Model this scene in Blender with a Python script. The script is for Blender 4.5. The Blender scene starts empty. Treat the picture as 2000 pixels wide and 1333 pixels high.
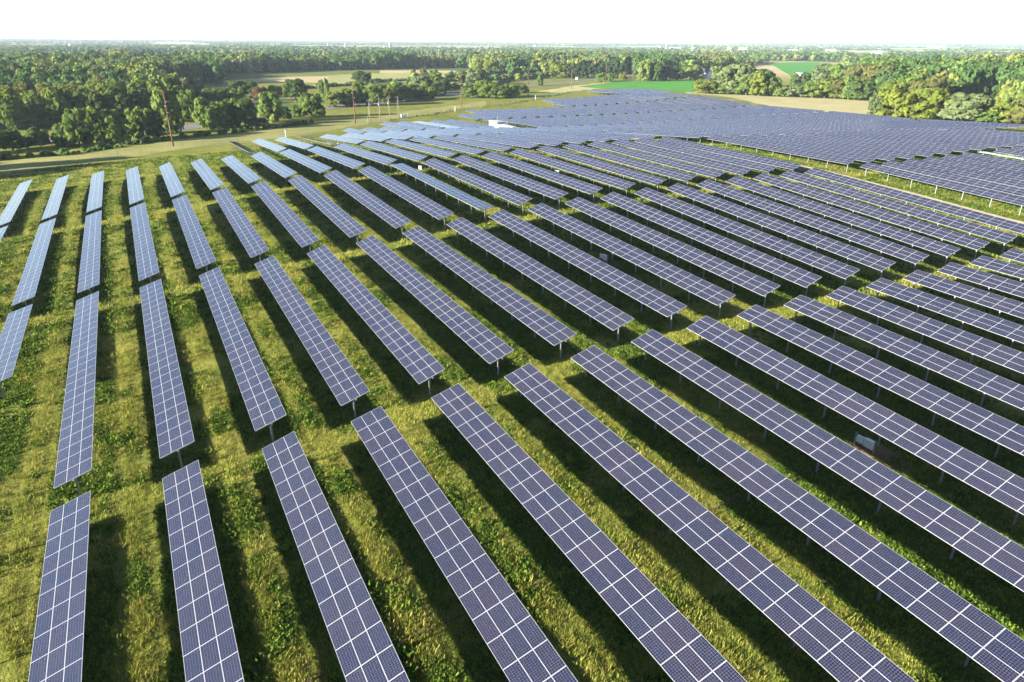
import bpy, bmesh, math, random
import numpy as np
from mathutils import Vector, Matrix, Euler

# ------------------------------------------------------------------ survey data (metres, camera above the origin)
FENCE = [[-32.39,238.35],[-25.65,243.29],[-18.91,250.62],[-12.13,258.25],[-5.19,264.32],[1.73,268.28],[8.65,271.27],[15.45,275.11],[21.94,275.77],[28.15,277.05],[34.4,278.69],[40.24,281.11],[47.26,288.07],[53.69,291.01],[60.15,296.9],[66.24,300.76],[72.57,304.74],[78.58,309.19],[84.3,312.68],[91.87,321.07],[98.28,326.21],[107.31,336.38],[115.37,346.36],[123.45,355.46],[129.41,361.05],[137.02,364.37],[145.13,367.7],[151.19,372.15],[158.06,378.24],[165.44,384.3],[175.61,393.19],[186.51,402.12],[191.67,403.79],[196.74,405.5],[201.73,407.27],[206.92,408.93],[212.17,410.57],[219.56,415.41],[227.39,420.06],[240.06,428.84],[253.49,437.45],[270.16,450.0],[289.02,464.28],[315.17,488.63]]
RED = [[12.7,283.5,19.1],[96.5,339.3,19.2],[183.6,407.5,18.9],[261.2,461.0,18.3],[345.2,533.1,16.3],[416.3,581.9,18.3],[478.8,620.5,18.6]]
UTIL = [[102.9,335.7,11.1],[109.7,341.4,11.3],[115.7,344.6,11.5],[124.9,357.4,10.8]]
MAST = [[53.3,286.6,3.2],[167.0,379.8,2.7],[251.6,433.7,3.0]]
TREES = [[-38.6,307.6,8.1,3.3,"m"],[-30.8,313.9,7.7,3.1,"m"],[-35.1,311.8,4.7,2.1,"d"],[-22.5,311.7,8.5,3.3,"m"],[-17.8,308.5,14.0,4.0,"m"],[-11.8,307.9,13.7,3.9,"m"],[-5.3,307.1,12.9,4.3,"m"],[2.6,315.7,12.3,3.6,"m"],[8.5,320.3,11.0,3.5,"d"],[14.9,336.6,17.9,4.8,"l"],[18.0,337.1,18.6,3.3,"m"],[26.9,390.4,15.6,4.6,"m"],[30.5,349.5,13.2,4.2,"m"],[35.1,344.0,12.2,4.4,"m"],[41.4,353.7,12.2,4.1,"m"],[47.6,352.8,13.1,5.3,"m"],[54.8,354.3,3.5,3.2,"r"],[62.6,367.5,14.8,5.3,"l"],[71.6,378.0,6.7,2.4,"d"],[79.5,386.9,7.2,3.0,"m"],[86.6,383.1,13.0,5.4,"m"],[81.3,512.2,10.1,4.2,"r"],[72.2,545.1,11.9,6.2,"d"],[80.3,541.5,11.9,4.7,"d"],[97.8,544.2,8.7,4.8,"m"],[100.7,489.6,15.2,6.5,"d"],[135.0,561.1,10.0,2.0,"l"],[141.4,570.4,10.5,2.0,"l"],[48.5,496.2,9.8,4.9,"m"],[56.6,492.4,9.5,4.6,"m"],[64.4,493.1,9.9,4.3,"m"],[114.5,444.0,9.8,4.8,"y"],[121.8,444.7,10.8,4.2,"y"],[130.9,448.9,14.6,3.9,"m"],[138.8,445.2,13.4,5.9,"m"],[203.5,681.6,11.8,7.8,"d"],[210.3,660.5,5.8,4.8,"d"],[153.8,460.5,9.3,3.4,"o"],[160.6,466.6,12.0,4.1,"y"],[169.7,471.7,11.2,4.6,"m"],[180.8,476.2,8.4,4.3,"o"],[205.5,529.6,14.5,6.8,"w"],[293.8,751.9,11.5,3.6,"o"],[280.0,745.4,10.3,2.5,"o"],[258.7,631.7,11.1,6.2,"y"],[235.2,562.2,10.0,6.0,"d"],[184.6,469.5,5.7,2.5,"m"],[193.8,479.9,8.2,3.1,"Y"],[219.9,528.9,7.5,5.2,"m"],[262.0,596.5,4.7,7.3,"Y"],[222.8,475.5,8.7,6.7,"m"],[229.3,472.0,12.1,5.6,"y"],[232.5,465.1,11.4,6.6,"m"],[238.6,461.6,9.0,6.3,"m"],[246.8,462.2,10.4,5.6,"m"],[276.5,499.8,6.4,5.2,"d"],[292.7,617.6,15.6,7.2,"w"],[293.1,645.0,12.5,6.5,"w"],[390.1,780.1,17.5,7.9,"Y"],[401.9,835.4,17.9,7.1,"Y"],[433.9,697.1,15.4,9.8,"y"],[341.3,580.0,8.8,2.8,"m"],[429.8,608.7,9.7,5.2,"m"],[449.7,621.5,8.4,3.7,"m"],[475.0,633.3,8.2,3.8,"Y"],[483.0,607.7,20.3,7.0,"l"],[495.1,602.5,17.9,5.9,"d"],[508.6,608.0,14.7,5.4,"d"],[515.7,604.9,15.2,7.6,"d"],[522.9,601.8,13.7,5.5,"d"],[551.5,613.2,16.1,11.2,"l"],[396.8,422.4,11.1,8.7,"y"],[413.4,407.3,23.6,12.9,"w"],[404.7,410.3,7.7,4.7,"m"],[408.4,392.0,14.2,6.9,"m"],[405.9,377.7,16.2,6.3,"y"],[414.2,375.4,14.6,6.0,"m"],[507.3,468.2,16.2,7.8,"d"],[418.0,367.5,7.6,5.5,"l"],[423.1,359.6,8.9,5.9,"w"],[501.2,422.4,14.8,7.3,"d"],[430.3,351.0,11.9,6.2,"m"],[434.1,343.7,13.8,6.5,"y"],[441.4,340.6,14.5,9.0,"o"],[441.7,329.7,15.8,6.0,"m"],[440.3,320.2,14.6,7.7,"d"],[553.2,439.1,19.4,11.4,"w"],[547.0,419.5,20.5,10.2,"m"],[542.6,400.7,19.9,8.6,"o"],[523.7,367.5,22.4,10.1,"o"],[345.7,241.2,11.4,3.8,"w"],[350.7,233.3,15.5,8.0,"Y"],[359.4,222.8,16.0,7.9,"Y"],[370.4,209.7,14.1,10.3,"w"],[373.8,252.4,17.9,7.1,"y"],[419.8,261.3,20.5,9.2,"o"],[455.6,269.3,16.5,8.1,"d"],[448.2,293.6,20.2,9.0,"m"],[379.1,194.4,10.2,7.1,"y"],[368.8,197.2,5.9,4.3,"m"],[377.4,182.0,14.5,7.3,"o"],[378.5,174.9,12.4,7.2,"m"],[460.4,229.7,12.7,7.5,"d"],[622.5,648.6,12.4,6.7,"l"],[575.6,589.9,12.4,7.2,"d"],[416.5,433.6,6.5,4.1,"m"],[441.1,688.1,14.8,5.4,"p"],[446.2,686.1,16.4,5.4,"p"],[451.2,684.2,16.4,5.4,"p"],[456.2,682.2,16.4,5.4,"p"],[461.3,680.2,16.4,5.4,"p"],[466.3,678.2,16.5,5.4,"p"],[471.4,676.2,16.5,5.5,"p"],[476.5,674.2,16.5,5.5,"p"],[481.5,672.2,16.5,5.5,"p"],[486.6,670.2,16.5,5.5,"p"],[491.7,668.2,16.5,5.5,"p"],[496.8,666.2,16.5,5.5,"p"],[118.5,474.2,7.8,3.3,"m"],[120.8,469.2,7.4,4.7,"m"],[126.4,472.3,7.4,3.3,"m"],[129.7,468.3,6.4,4.1,"d"],[140.1,484.0,7.8,4.2,"l"],[142.6,476.0,7.9,4.6,"d"],[148.7,483.8,7.3,4.0,"m"],[153.3,481.6,10.3,4.7,"m"],[160.0,488.3,10.3,4.7,"d"],[163.9,492.4,8.0,4.1,"m"],[167.7,488.5,7.0,3.3,"l"],[177.8,497.5,9.6,4.6,"m"],[185.9,506.2,8.8,3.8,"l"],[189.9,508.3,9.0,4.5,"l"],[191.4,498.2,7.5,3.5,"m"],[198.8,506.4,10.8,3.7,"m"],[209.5,520.2,9.0,3.7,"d"],[210.4,505.9,7.3,4.0,"m"],[-41.9,323.8,4.8,2.8,"d"],[-36.4,325.0,4.0,2.6,"m"],[-31.6,326.1,4.5,2.6,"d"],[-25.4,327.6,3.9,2.1,"d"],[-19.1,329.1,6.1,3.1,"d"],[-13.5,330.5,6.7,2.5,"d"],[-6.9,332.3,4.2,2.9,"d"],[1.5,334.6,4.5,2.2,"m"],[8.3,336.5,5.1,2.2,"d"]]
PATCH = {"mown":[[[-57.66,270.4],[-39.15,278.66],[-15.95,278.09],[14.47,307.32],[43.32,320.87],[80.42,348.31],[146.92,400.43],[220.18,446.83]],[[-53.07,245.02],[-35.3,244.84],[-12.31,254.15],[12.15,270.1],[37.45,280.94],[69.19,301.51],[132.94,362.81],[199.2,404.34]]],"road":[[[-67.85,326.91],[-27.54,348.01],[16.25,368.52],[37.82,381.36],[67.37,410.26],[111.24,449.7],[161.67,480.32],[213.87,513.58],[279.6,557.28],[349.42,598.67],[421.92,638.23],[493.21,693.03],[570.5,741.23]],[[-64.29,307.11],[-26.34,327.34],[14.78,343.97],[35.12,357.4],[63.1,385.87],[105.69,427.99],[154.07,458.09],[205.06,492.59],[267.38,532.94],[337.1,577.5],[408.32,617.57],[479.15,673.15],[555.83,716.97]]],"lawn":[[[38.94,438.83],[66.45,475.19],[95.75,496.45]],[[33.64,386.66],[56.49,409.1],[88.7,432.41]]],"lane":[[[68.92,513.15],[86.57,519.24],[128.07,515.43],[158.62,517.18]],[[67.69,504.7],[84.65,508.37],[125.56,505.64],[155.75,508.01]]],"hayfield":[[[87.97,777.39],[162.79,827.53],[240.29,837.13],[260.62,843.38]],[[83.44,739.85],[142.15,725.55],[193.51,676.41],[198.93,631.01]]],"palefield":[[[213.12,847.47],[270.92,876.33],[325.36,879.69],[423.37,843.56]],[[171.61,685.38],[201.78,655.16],[251.48,681.26],[335.13,667.86]]],"stubble":[[[313.33,961.72],[354.01,956.62],[405.28,919.66],[432.72,840.11]],[[288.25,885.42],[320.17,865.74],[366.92,832.87],[393.9,764.76]]],"soyfield":[[[366.98,556.42],[442.48,603.46],[492.63,600.31],[543.25,592.74]],[[369.59,530.02],[391.4,503.5],[398.36,464.79],[397.19,431.89]]],"cornstrip":[[[401.26,449.47],[395.39,408.75],[408.39,380.6],[423.18,356.48],[443.11,314.11]],[[382.13,427.86],[376.06,388.58],[353.47,328.49],[350.23,293.55],[359.68,253.2]]],"drygrass":[[[297.87,510.13],[361.28,563.08],[448.3,611.45]],[[305.15,482.68],[337.59,506.22],[380.32,529.61]]],"greenhill":[[[1110.42,1020.52],[1243.35,1088.15],[1301.06,1071.27],[1254.62,993.35]],[[750.01,657.34],[705.33,598.82],[709.92,580.84],[746.46,596.3]]],"tanhill":[[[945.3,910.27],[1027.4,967.68],[1032.65,936.72]],[[877.19,835.63],[798.66,722.73],[731.97,633.4]]],"tanright":[[[1220.29,906.18],[1463.25,1043.9],[1607.16,1066.36]],[[1157.29,853.8],[1246.45,882.6],[1386.31,918.51]]],"farfield":[[[1156.82,4533.15],[1714.45,5019.54],[2251.72,5373.42],[2604.48,5013.26]],[[1037.17,4065.87],[1058.21,3101.13],[1136.59,2714.08],[1365.66,2628.72]]],"farstub":[[[888.43,2223.85],[948.93,2215.31]],[[708.12,1759.47],[732.51,1723.83]]],"lefttan":[[[250.19,6476.47],[533.93,7344.32],[663.25,6090.13]],[[160.03,4206.46],[294.94,4096.84],[419.08,3868.24]]],"farright":[[[2580.84,2309.39],[2671.07,2229.56]],[[2114.8,1890.96],[2144.0,1787.99]]],"glade":[[[559.71,312.33],[564.74,302.32],[562.8,289.85]],[[440.08,240.03],[409.15,219.74],[484.47,254.31]]]}
VEH = [[430.65,653.48],[479.29,689.43],[245.6,539.81]]
HOUSE = [573.42,616.11]
BARN = [[876.88,2543.1],[977.74,2865.91],[2557.18,2981.51],[2608.12,3081.98],[2577.65,2617.6],[1005.37,3931.05],[1101.77,3941.37],[-163.74,2981.86],[107.04,3834.81]]
CAM = {"R":[[0.8809622,-0.4731539,0.0055664],[-0.1860471,-0.3571682,-0.9153236],[0.4350771,0.8053299,-0.4026806]],"f":1332.9534686364977}
GRID = {"P":7.8,"u0":-1.1926385448199956,"off":0.39004766226005,"L":6.091780546869681,"g":0.41711849100242243,"A0":7.336356629913406,"s1":-0.0034429509560595637,"s2":5.8327041737673524e-05,"tilt":17.919767382319797}
TPSX = [[-0.249,2.0605],[-0.171,1.0465],[-0.171,1.0801],[-0.171,1.5553],[-0.171,2.0629],[-0.093,0.5405],[-0.015,0.5395],[-0.015,1.0467],[-0.015,1.0789],[-0.015,1.5541],[-0.015,2.062],[0.141,0.5367],[0.141,1.0451],[0.141,1.0773],[0.141,1.5516],[0.141,2.0606],[0.297,0.5382],[0.297,1.0478],[0.297,1.0839],[0.297,1.5557],[0.453,0.5384],[0.453,1.0453],[0.453,1.0807],[0.453,1.5554],[0.609,0.5378],[0.609,1.0451],[0.609,1.0799],[0.609,1.5536],[0.765,0.5364],[0.765,1.0441],[0.765,1.0779],[0.765,1.5542],[0.921,0.5373],[0.921,1.043],[0.921,1.0772],[0.921,1.5499],[1.077,0.5378],[1.077,1.0429],[1.077,1.0752],[1.077,1.5527],[1.233,0.5696],[1.233,1.0434],[1.233,1.0738],[1.233,1.5503],[0.297,2.0624],[0.453,2.0642],[0.609,2.0603],[0.765,2.0651],[0.843,2.5924],[0.921,2.5873],[1.077,2.5804],[1.233,2.5746],[1.4974,1.0615],[1.4974,2.5851],[1.4974,3.0876],[1.6534,1.0613],[1.6534,2.5817],[1.6534,3.0873],[1.8094,1.0614],[1.8094,2.5844],[1.8094,3.0937],[1.9654,1.0607],[1.9654,2.5833],[1.9654,3.091],[2.1214,1.0631],[2.1214,2.5848],[2.1214,3.0898],[2.2774,2.5841],[2.2774,3.0904],[2.3554,3.5982],[2.4334,2.5848],[2.4334,3.0917],[2.4334,3.5983],[2.5894,2.5843],[2.5894,3.0883],[2.5894,3.5997],[2.7454,2.5837],[2.7454,3.0894],[2.7454,3.5996],[2.9014,3.0874],[2.9014,3.5984],[-6.8937,1.2155],[-6.2916,3.0686],[-5.202,4.6839],[-3.7094,5.9363],[-1.9295,6.7288],[0.0,7.0],[1.9295,6.7288],[3.7094,5.9363],[5.202,4.6839],[6.2916,3.0686],[6.8937,1.2155],[-0.6,0.4],[-0.6,0.0],[-0.1,0.0],[0.4,0.0],[1.0,0.0],[1.6,0.1],[-0.6,-0.4],[1.0,-0.5],[2.9794,4.1133],[3.0574,4.1086],[3.1354,4.1107],[3.2134,4.1036],[3.2914,4.1019],[3.0574,3.6114],[3.1354,3.6023],[3.2134,3.6015],[3.0574,3.0915],[3.1354,3.0874],[3.2134,3.0898],[3.2914,2.7578],[3.2914,2.4635],[3.2914,2.1754],[3.2914,1.9261],[3.2914,1.6085]]
TPSS = [0.786616,1.01707,-2.2927,-3.38804,-0.892814,-3.4283,-0.416123,1.72747,-2.26093,0.290957,0.126638,1.75738,0.368091,-0.20851,2.63724,1.44058,0.178725,-2.78984,0.45999,2.26161,2.10261,1.83984,-1.41992,0.592926,1.68263,4.00096,-1.50056,0.593199,-2.29078,-1.47373,0.409629,-4.58716,-0.940784,0.550817,0.738774,3.10277,-0.767935,-1.63049,2.02319,-0.305981,-2.20334,-5.31505,5.55773,2.11611,-1.21784,-0.630385,-0.437611,2.60474,-3.65038,1.00593,1.49762,1.4303,1.46965,-4.8387,2.28139,-0.783103,-0.549856,-0.734397,-3.25157,0.277279,0.114707,1.64944,-0.12404,0.0662245,2.61407,-0.948586,0.409734,0.0795998,-0.0105592,0.411884,0.0646489,-0.947453,0.491887,-0.210489,0.23572,-0.348807,1.81656,0.260334,-0.0986957,0.791368,-3.19613,0.00643817,0.0148383,0.0141169,0.0139805,0.0131359,0.0164576,0.0803603,-0.0839861,-0.242605,0.0764085,-0.0666744,2.07088,-0.666586,0.665115,-0.824449,0.45754,-0.455318,0.00531939,0.496785,-3.86585,0.852636,2.56574,2.60381,-2.97148,-1.91593,3.43134,5.12582,-2.72883,1.75193,-4.1019,-0.03152,3.64918,-5.3881,1.36174,0.224618,-32.3561,-0.353517,-0.0921173]

PITCH = GRID['P']; U0 = GRID['u0'] * PITCH; Z0 = 37.5; TUBE = 2.45
TILT = math.radians(GRID['tilt']); W3 = 2.99
SUN_EL = math.radians(14.7)
rng = np.random.default_rng(7); random.seed(7)
scene = bpy.context.scene
COL = scene.collection

# ------------------------------------------------------------------ helpers
TX = np.array(TPSX); TS = np.array(TPSS)
def gz(xx, yy):
    """height of the ground sheet above the far plain"""
    Q = np.stack([np.asarray(xx, float).ravel(), np.asarray(yy, float).ravel()], 1)
    out = np.empty(len(Q)); n = len(TX)
    for s in range(0, len(Q), 20000):
        q = Q[s:s + 20000]; qs = q / 100.0
        d2 = ((qs[:, None, :] - TX[None]) ** 2).sum(2)
        K = 0.5 * d2 * np.log(d2 + 1e-18)
        z = K @ TS[:n] + TS[n] + qs @ TS[n + 1:]
        r = np.hypot(q[:, 0], q[:, 1]); t = np.clip((r - 480) / 200, 0, 1); t = t * t * (3 - 2 * t)
        h = 9.0 * np.exp(-(((q[:, 0] - 700) / 170) ** 2 + ((q[:, 1] - 330) / 140) ** 2))
        b = np.clip((r - 3500) / 8000, 0, 1); b = b * b * (3 - 2 * b) * (20 + 14 * np.sin(q[:, 0] / 1900.0) * np.cos(q[:, 1] / 2700.0 + 1))
        out[s:s + 20000] = z * (1 - t) - 37.5 * t + h + b + Z0 - 0.45
    return out
def g1(x, y): return float(gz([x], [y])[0])

def tag(o, label=None, cat=None, group=None, kind=None):
    if label: o['label'] = label
    if cat: o['category'] = cat
    if group: o['group'] = group
    if kind: o['kind'] = kind
    return o
def link(name, mesh, parent=None, loc=None, rot=None, mode='XYZ', scale=None):
    o = bpy.data.objects.new(name, mesh); COL.objects.link(o)
    if parent: o.parent = parent
    if loc is not None: o.location = loc
    o.rotation_mode = mode
    if rot is not None: o.rotation_euler = rot
    if scale is not None: o.scale = scale
    return o
def empty(name, loc, rotz=0.0):
    o = bpy.data.objects.new(name, None); COL.objects.link(o); o.location = loc; o.rotation_euler = (0, 0, rotz)
    o.empty_display_size = 0.5
    return o

class MB:
    """collects boxes, tubes and quads into one mesh"""
    def __init__(self): self.v = []; self.f = []; self.m = []; self.uv = {}
    def quad(self, pts, mi=0, uv=None):
        b = len(self.v); self.v += [tuple(p) for p in pts]; self.f.append(tuple(range(b, b + len(pts)))); self.m.append(mi)
        if uv: self.uv[len(self.f) - 1] = uv
    def box(self, x0, x1, y0, y1, z0, z1, mi=0, M=None, skip=''):
        P = [Vector(p) for p in ((x0, y0, z0), (x1, y0, z0), (x1, y1, z0), (x0, y1, z0), (x0, y0, z1), (x1, y0, z1), (x1, y1, z1), (x0, y1, z1))]
        if M is not None: P = [M @ p for p in P]
        b = len(self.v); self.v += [tuple(p) for p in P]
        for n, q in (('b', (3, 2, 1, 0)), ('t', (4, 5, 6, 7)), ('s', (0, 1, 5, 4)), ('e', (1, 2, 6, 5)), ('n', (2, 3, 7, 6)), ('w', (3, 0, 4, 7))):
            if n in skip: continue
            self.f.append(tuple(b + i for i in q)); self.m.append(mi)
    def tube(self, a, c, r0, r1=None, n=8, mi=0, cap=True):
        r1 = r0 if r1 is None else r1
        a = Vector(a); c = Vector(c); d = (c - a).normalized()
        u = d.orthogonal().normalized(); w = d.cross(u)
        b = len(self.v)
        for p, r in ((a, r0), (c, r1)):
            for i in range(n):
                t = 2 * math.pi * i / n
                self.v.append(tuple(p + (u * math.cos(t) + w * math.sin(t)) * r))
        for i in range(n):
            j = (i + 1) % n; self.f.append((b + i, b + j, b + n + j, b + n + i)); self.m.append(mi)
        if cap:
            self.f.append(tuple(b + i for i in range(n))[::-1]); self.f.append(tuple(b + n + i for i in range(n))); self.m += [mi, mi]
    def path(self, pts, radii, n=8, mi=0):
        for i in range(len(pts) - 1): self.tube(pts[i], pts[i + 1], radii[i], radii[i + 1], n, mi)
    def mesh(self, name, mats, smooth=False):
        me = bpy.data.meshes.new(name); me.from_pydata(self.v, [], self.f)
        for m in (mats if isinstance(mats, (list, tuple)) else [mats]): me.materials.append(m)
        me.polygons.foreach_set('material_index', self.m)
        if self.uv:
            L = me.uv_layers.new(name='UVMap')
            for fi, uvs in self.uv.items():
                ls = me.polygons[fi].loop_start
                for k, q in enumerate(uvs): L.data[ls + k].uv = q
        if smooth: me.polygons.foreach_set('use_smooth', [True] * len(self.f))
        me.update(); return me

def np_mesh(name, verts, faces, mat, color=None, smooth=False):
    """verts (n,3), faces (m,k) -> mesh; color (m,3) becomes a face colour attribute 'tint'"""
    me = bpy.data.meshes.new(name); n = len(verts); m, k = faces.shape
    me.vertices.add(n); me.vertices.foreach_set('co', np.ascontiguousarray(verts, np.float32).ravel())
    me.loops.add(m * k); me.loops.foreach_set('vertex_index', np.ascontiguousarray(faces, np.int32).ravel())
    me.polygons.add(m); me.polygons.foreach_set('loop_start', np.arange(0, m * k, k, dtype=np.int32))
    me.polygons.foreach_set('loop_total', np.full(m, k, np.int32))
    if smooth: me.polygons.foreach_set('use_smooth', np.ones(m, bool))
    me.update(calc_edges=True)
    if color is not None:
        at = me.attributes.new('tint', 'FLOAT_COLOR', 'FACE')
        at.data.foreach_set('color', np.concatenate([color, np.ones((m, 1))], 1).astype(np.float32).ravel())
    if mat: me.materials.append(mat)
    return me

# value noise for scattering
class VNoise:
    def __init__(self, seed): self.t = np.random.default_rng(seed).random((256, 256))
    def __call__(self, x, y, s):
        x = np.asarray(x) / s; y = np.asarray(y) / s
        xi = np.floor(x).astype(int); yi = np.floor(y).astype(int); fx = x - xi; fy = y - yi
        fx = fx * fx * (3 - 2 * fx); fy = fy * fy * (3 - 2 * fy)
        a = self.t[xi % 256, yi % 256]; b = self.t[(xi + 1) % 256, yi % 256]; c = self.t[xi % 256, (yi + 1) % 256]; d = self.t[(xi + 1) % 256, (yi + 1) % 256]
        return (a * (1 - fx) + b * fx) * (1 - fy) + (c * (1 - fx) + d * fx) * fy
N1 = VNoise(1); N2 = VNoise(2); N3 = VNoise(3)

# ------------------------------------------------------------------ materials
def new_mat(name):
    m = bpy.data.materials.new(name); m.use_nodes = True
    nt = m.node_tree; nt.nodes.clear()
    out = nt.nodes.new('ShaderNodeOutputMaterial'); return m, nt, out
def nd(nt, t, **kw):
    n = nt.nodes.new(t)
    for k, v in kw.items():
        if hasattr(n, k): setattr(n, k, v)
        else: n.inputs[k].default_value = v
    return n
def math_n(nt, op, a, b=None, c=None):
    n = nt.nodes.new('ShaderNodeMath'); n.operation = op
    for i, v in enumerate((a, b, c)):
        if v is None: continue
        if isinstance(v, (int, float)): n.inputs[i].default_value = v
        else: nt.links.new(v, n.inputs[i])
    return n.outputs[0]
def mix_c(nt, fac, a, b):
    n = nt.nodes.new('ShaderNodeMix'); n.data_type = 'RGBA'
    for i, v in ((0, fac), (6, a), (7, b)):
        if isinstance(v, (int, float)): n.inputs[i].default_value = v
        elif isinstance(v, tuple): n.inputs[i].default_value = (v + (1,)) if len(v) == 3 else v
        else: nt.links.new(v, n.inputs[i])
    return n.outputs[2]
def noise(nt, vec, scale, detail=3.0, rough=0.55):
    n = nt.nodes.new('ShaderNodeTexNoise'); n.inputs['Scale'].default_value = scale; n.inputs['Detail'].default_value = detail; n.inputs['Roughness'].default_value = rough
    if vec is not None: nt.links.new(vec, n.inputs['Vector'])
    return n.outputs['Fac']
def ramp(nt, fac, lo, hi):
    n = nt.nodes.new('ShaderNodeMapRange'); n.inputs[1].default_value = lo; n.inputs[2].default_value = hi; n.clamp = True
    nt.links.new(fac, n.inputs[0]); return n.outputs[0]
def pbsdf(nt, out, color, rough=0.6, spec=0.3, metal=0.0):
    p = nt.nodes.new('ShaderNodeBsdfPrincipled')
    if isinstance(color, tuple): p.inputs['Base Color'].default_value = color + (1,)
    else: nt.links.new(color, p.inputs['Base Color'])
    p.inputs['Roughness'].default_value = rough; p.inputs['Specular IOR Level'].default_value = spec; p.inputs['Metallic'].default_value = metal
    nt.links.new(p.outputs[0], out.inputs[0]); return p
def obj_pos(nt):
    return nt.nodes.new('ShaderNodeTexCoord').outputs['Object']

def simple(name, color, rough=0.6, spec=0.3, metal=0.0, vary=0.15, scale=3.0):
    m, nt, out = new_mat(name)
    f = noise(nt, obj_pos(nt), scale, 4)
    c = mix_c(nt, ramp(nt, f, 0.3, 0.7), tuple(x * (1 - vary) for x in color), tuple(min(1, x * (1 + vary)) for x in color))
    pbsdf(nt, out, c, rough, spec, metal); return m

M = {}
M['steel'] = simple('galvanised_steel', (0.24, 0.25, 0.265), 0.45, 0.5, 0.6, 0.2, 2.0)
M['alu'] = simple('aluminium_frame', (0.34, 0.345, 0.36), 0.4, 0.5, 0.2, 0.05)
M['shelter'] = simple('shelter_paint', (0.30, 0.31, 0.315), 0.5, 0.3, 0, 0.08, 0.5)
M['back'] = simple('module_backsheet', (0.55, 0.56, 0.58), 0.6, 0.3)
M['white'] = simple('white_paint', (0.60, 0.61, 0.61), 0.45, 0.4, 0, 0.05)
M['offwhite'] = simple('weathered_white_paint', (0.48, 0.49, 0.49), 0.5, 0.3, 0, 0.1, 0.6)
M['rustpole'] = simple('weathering_steel_pole', (0.095, 0.045, 0.032), 0.75, 0.2, 0, 0.35, 0.8)
M['wood'] = simple('weathered_pole_wood', (0.17, 0.145, 0.115), 0.85, 0.1, 0, 0.25, 1.5)
M['armwood'] = simple('grey_arm_wood', (0.22, 0.215, 0.20), 0.8, 0.1, 0, 0.2, 1.5)
M['insul'] = simple('insulator_grey', (0.36, 0.37, 0.39), 0.3, 0.5)
M['wire'] = simple('wire_aluminium', (0.28, 0.29, 0.30), 0.5, 0.4, 0.3)
M['roofgrey'] = simple('grey_metal_roof', (0.22, 0.225, 0.235), 0.5, 0.4, 0.2)
M['roofdark'] = simple('dark_shingle_roof', (0.07, 0.07, 0.08), 0.8, 0.2)
M['concrete'] = simple('silo_concrete', (0.13, 0.13, 0.135), 0.8, 0.2)
M['glass'] = simple('dark_window_glass', (0.03, 0.035, 0.04), 0.1, 0.6)
M['rubber'] = simple('tyre_rubber', (0.02, 0.02, 0.02), 0.8, 0.2)
M['bark'] = simple('tree_bark', (0.10, 0.08, 0.06), 0.9, 0.1, 0, 0.3, 1.0)
M['redbox'] = simple('dark_car_paint', (0.03, 0.03, 0.035), 0.3, 0.5)
M['vent'] = simple('louvre_grey', (0.45, 0.48, 0.5), 0.5, 0.4)

def glass_material():
    m, nt, out = new_mat('solar_module_glass')
    uv = nt.nodes.new('ShaderNodeUVMap').outputs[0]
    sp = nt.nodes.new('ShaderNodeSeparateXYZ'); nt.links.new(uv, sp.inputs[0])
    # metres across (0.98) and along (1.96)
    x = math_n(nt, 'MULTIPLY', sp.outputs[0], 0.985); y = math_n(nt, 'MULTIPLY', sp.outputs[1], 1.955)
    def edge(v, size):   # distance to nearest border
        return math_n(nt, 'MINIMUM', v, math_n(nt, 'SUBTRACT', size, v))
    e = math_n(nt, 'MINIMUM', edge(x, 0.985), edge(y, 1.955))
    frame = math_n(nt, 'LESS_THAN', e, 0.010)
    ex = math_n(nt, 'LESS_THAN', edge(x, 0.985), 0.013); ey = math_n(nt, 'LESS_THAN', edge(y, 1.955), 0.019)
    margin = math_n(nt, 'MAXIMUM', ex, ey)
    # cells 6 x 12 of 156 mm
    def cell(v, off, step, gap):
        t = math_n(nt, 'FRACT', math_n(nt, 'DIVIDE', math_n(nt, 'SUBTRACT', v, off), step))
        d = math_n(nt, 'MULTIPLY', math_n(nt, 'MINIMUM', t, math_n(nt, 'SUBTRACT', 1.0, t)), step)
        return math_n(nt, 'LESS_THAN', d, gap)
    gaps = math_n(nt, 'MAXIMUM', cell(x, 0.0225, 0.1567, CELLGAP), cell(y, 0.035, 0.1571, CELLGAP))
    bus = cell(x, 0.0225 + 0.026, 0.0522, 0.0009)
    oi = nt.nodes.new('ShaderNodeObjectInfo').outputs['Random']
    gi = nt.nodes.new('ShaderNodeNewGeometry').outputs['Random Per Island']
    rnd = math_n(nt, 'FRACT', math_n(nt, 'ADD', oi, gi))
    pos = nt.nodes.new('ShaderNodeNewGeometry').outputs['Position']
    cellc = mix_c(nt, rnd, CELL_A, CELL_B)
    grain = noise(nt, pos, 14.0, 2)
    cellc = mix_c(nt, math_n(nt, 'MULTIPLY', ramp(nt, grain, 0.35, 0.7), 0.35), cellc, CELL_C)
    dust = ramp(nt, noise(nt, pos, 0.22, 4, 0.6), 0.45, 0.75)
    c = mix_c(nt, math_n(nt, 'MULTIPLY', bus, 0.5), cellc, (0.16, 0.16, 0.19))
    c = mix_c(nt, gaps, c, (0.20, 0.21, 0.25))
    c = mix_c(nt, math_n(nt, 'ADD', math_n(nt, 'MULTIPLY', dust, 0.012), 0.003), c, (0.45, 0.40, 0.34))
    c = mix_c(nt, margin, c, (0.30, 0.31, 0.33))
    c = mix_c(nt, frame, c, (0.32, 0.325, 0.34))
    p = pbsdf(nt, out, c, 0.12, 0.62)
    r = math_n(nt, 'ADD', math_n(nt, 'MULTIPLY', frame, 0.3), 0.10)
    nt.links.new(r, p.inputs['Roughness'])
    return m
CELLGAP = 0.0020
CELL_A = (0.0058, 0.0078, 0.0215); CELL_B = (0.0098, 0.0085, 0.0205); CELL_C = (0.0060, 0.0130, 0.0400)
M['module'] = glass_material()

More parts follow.
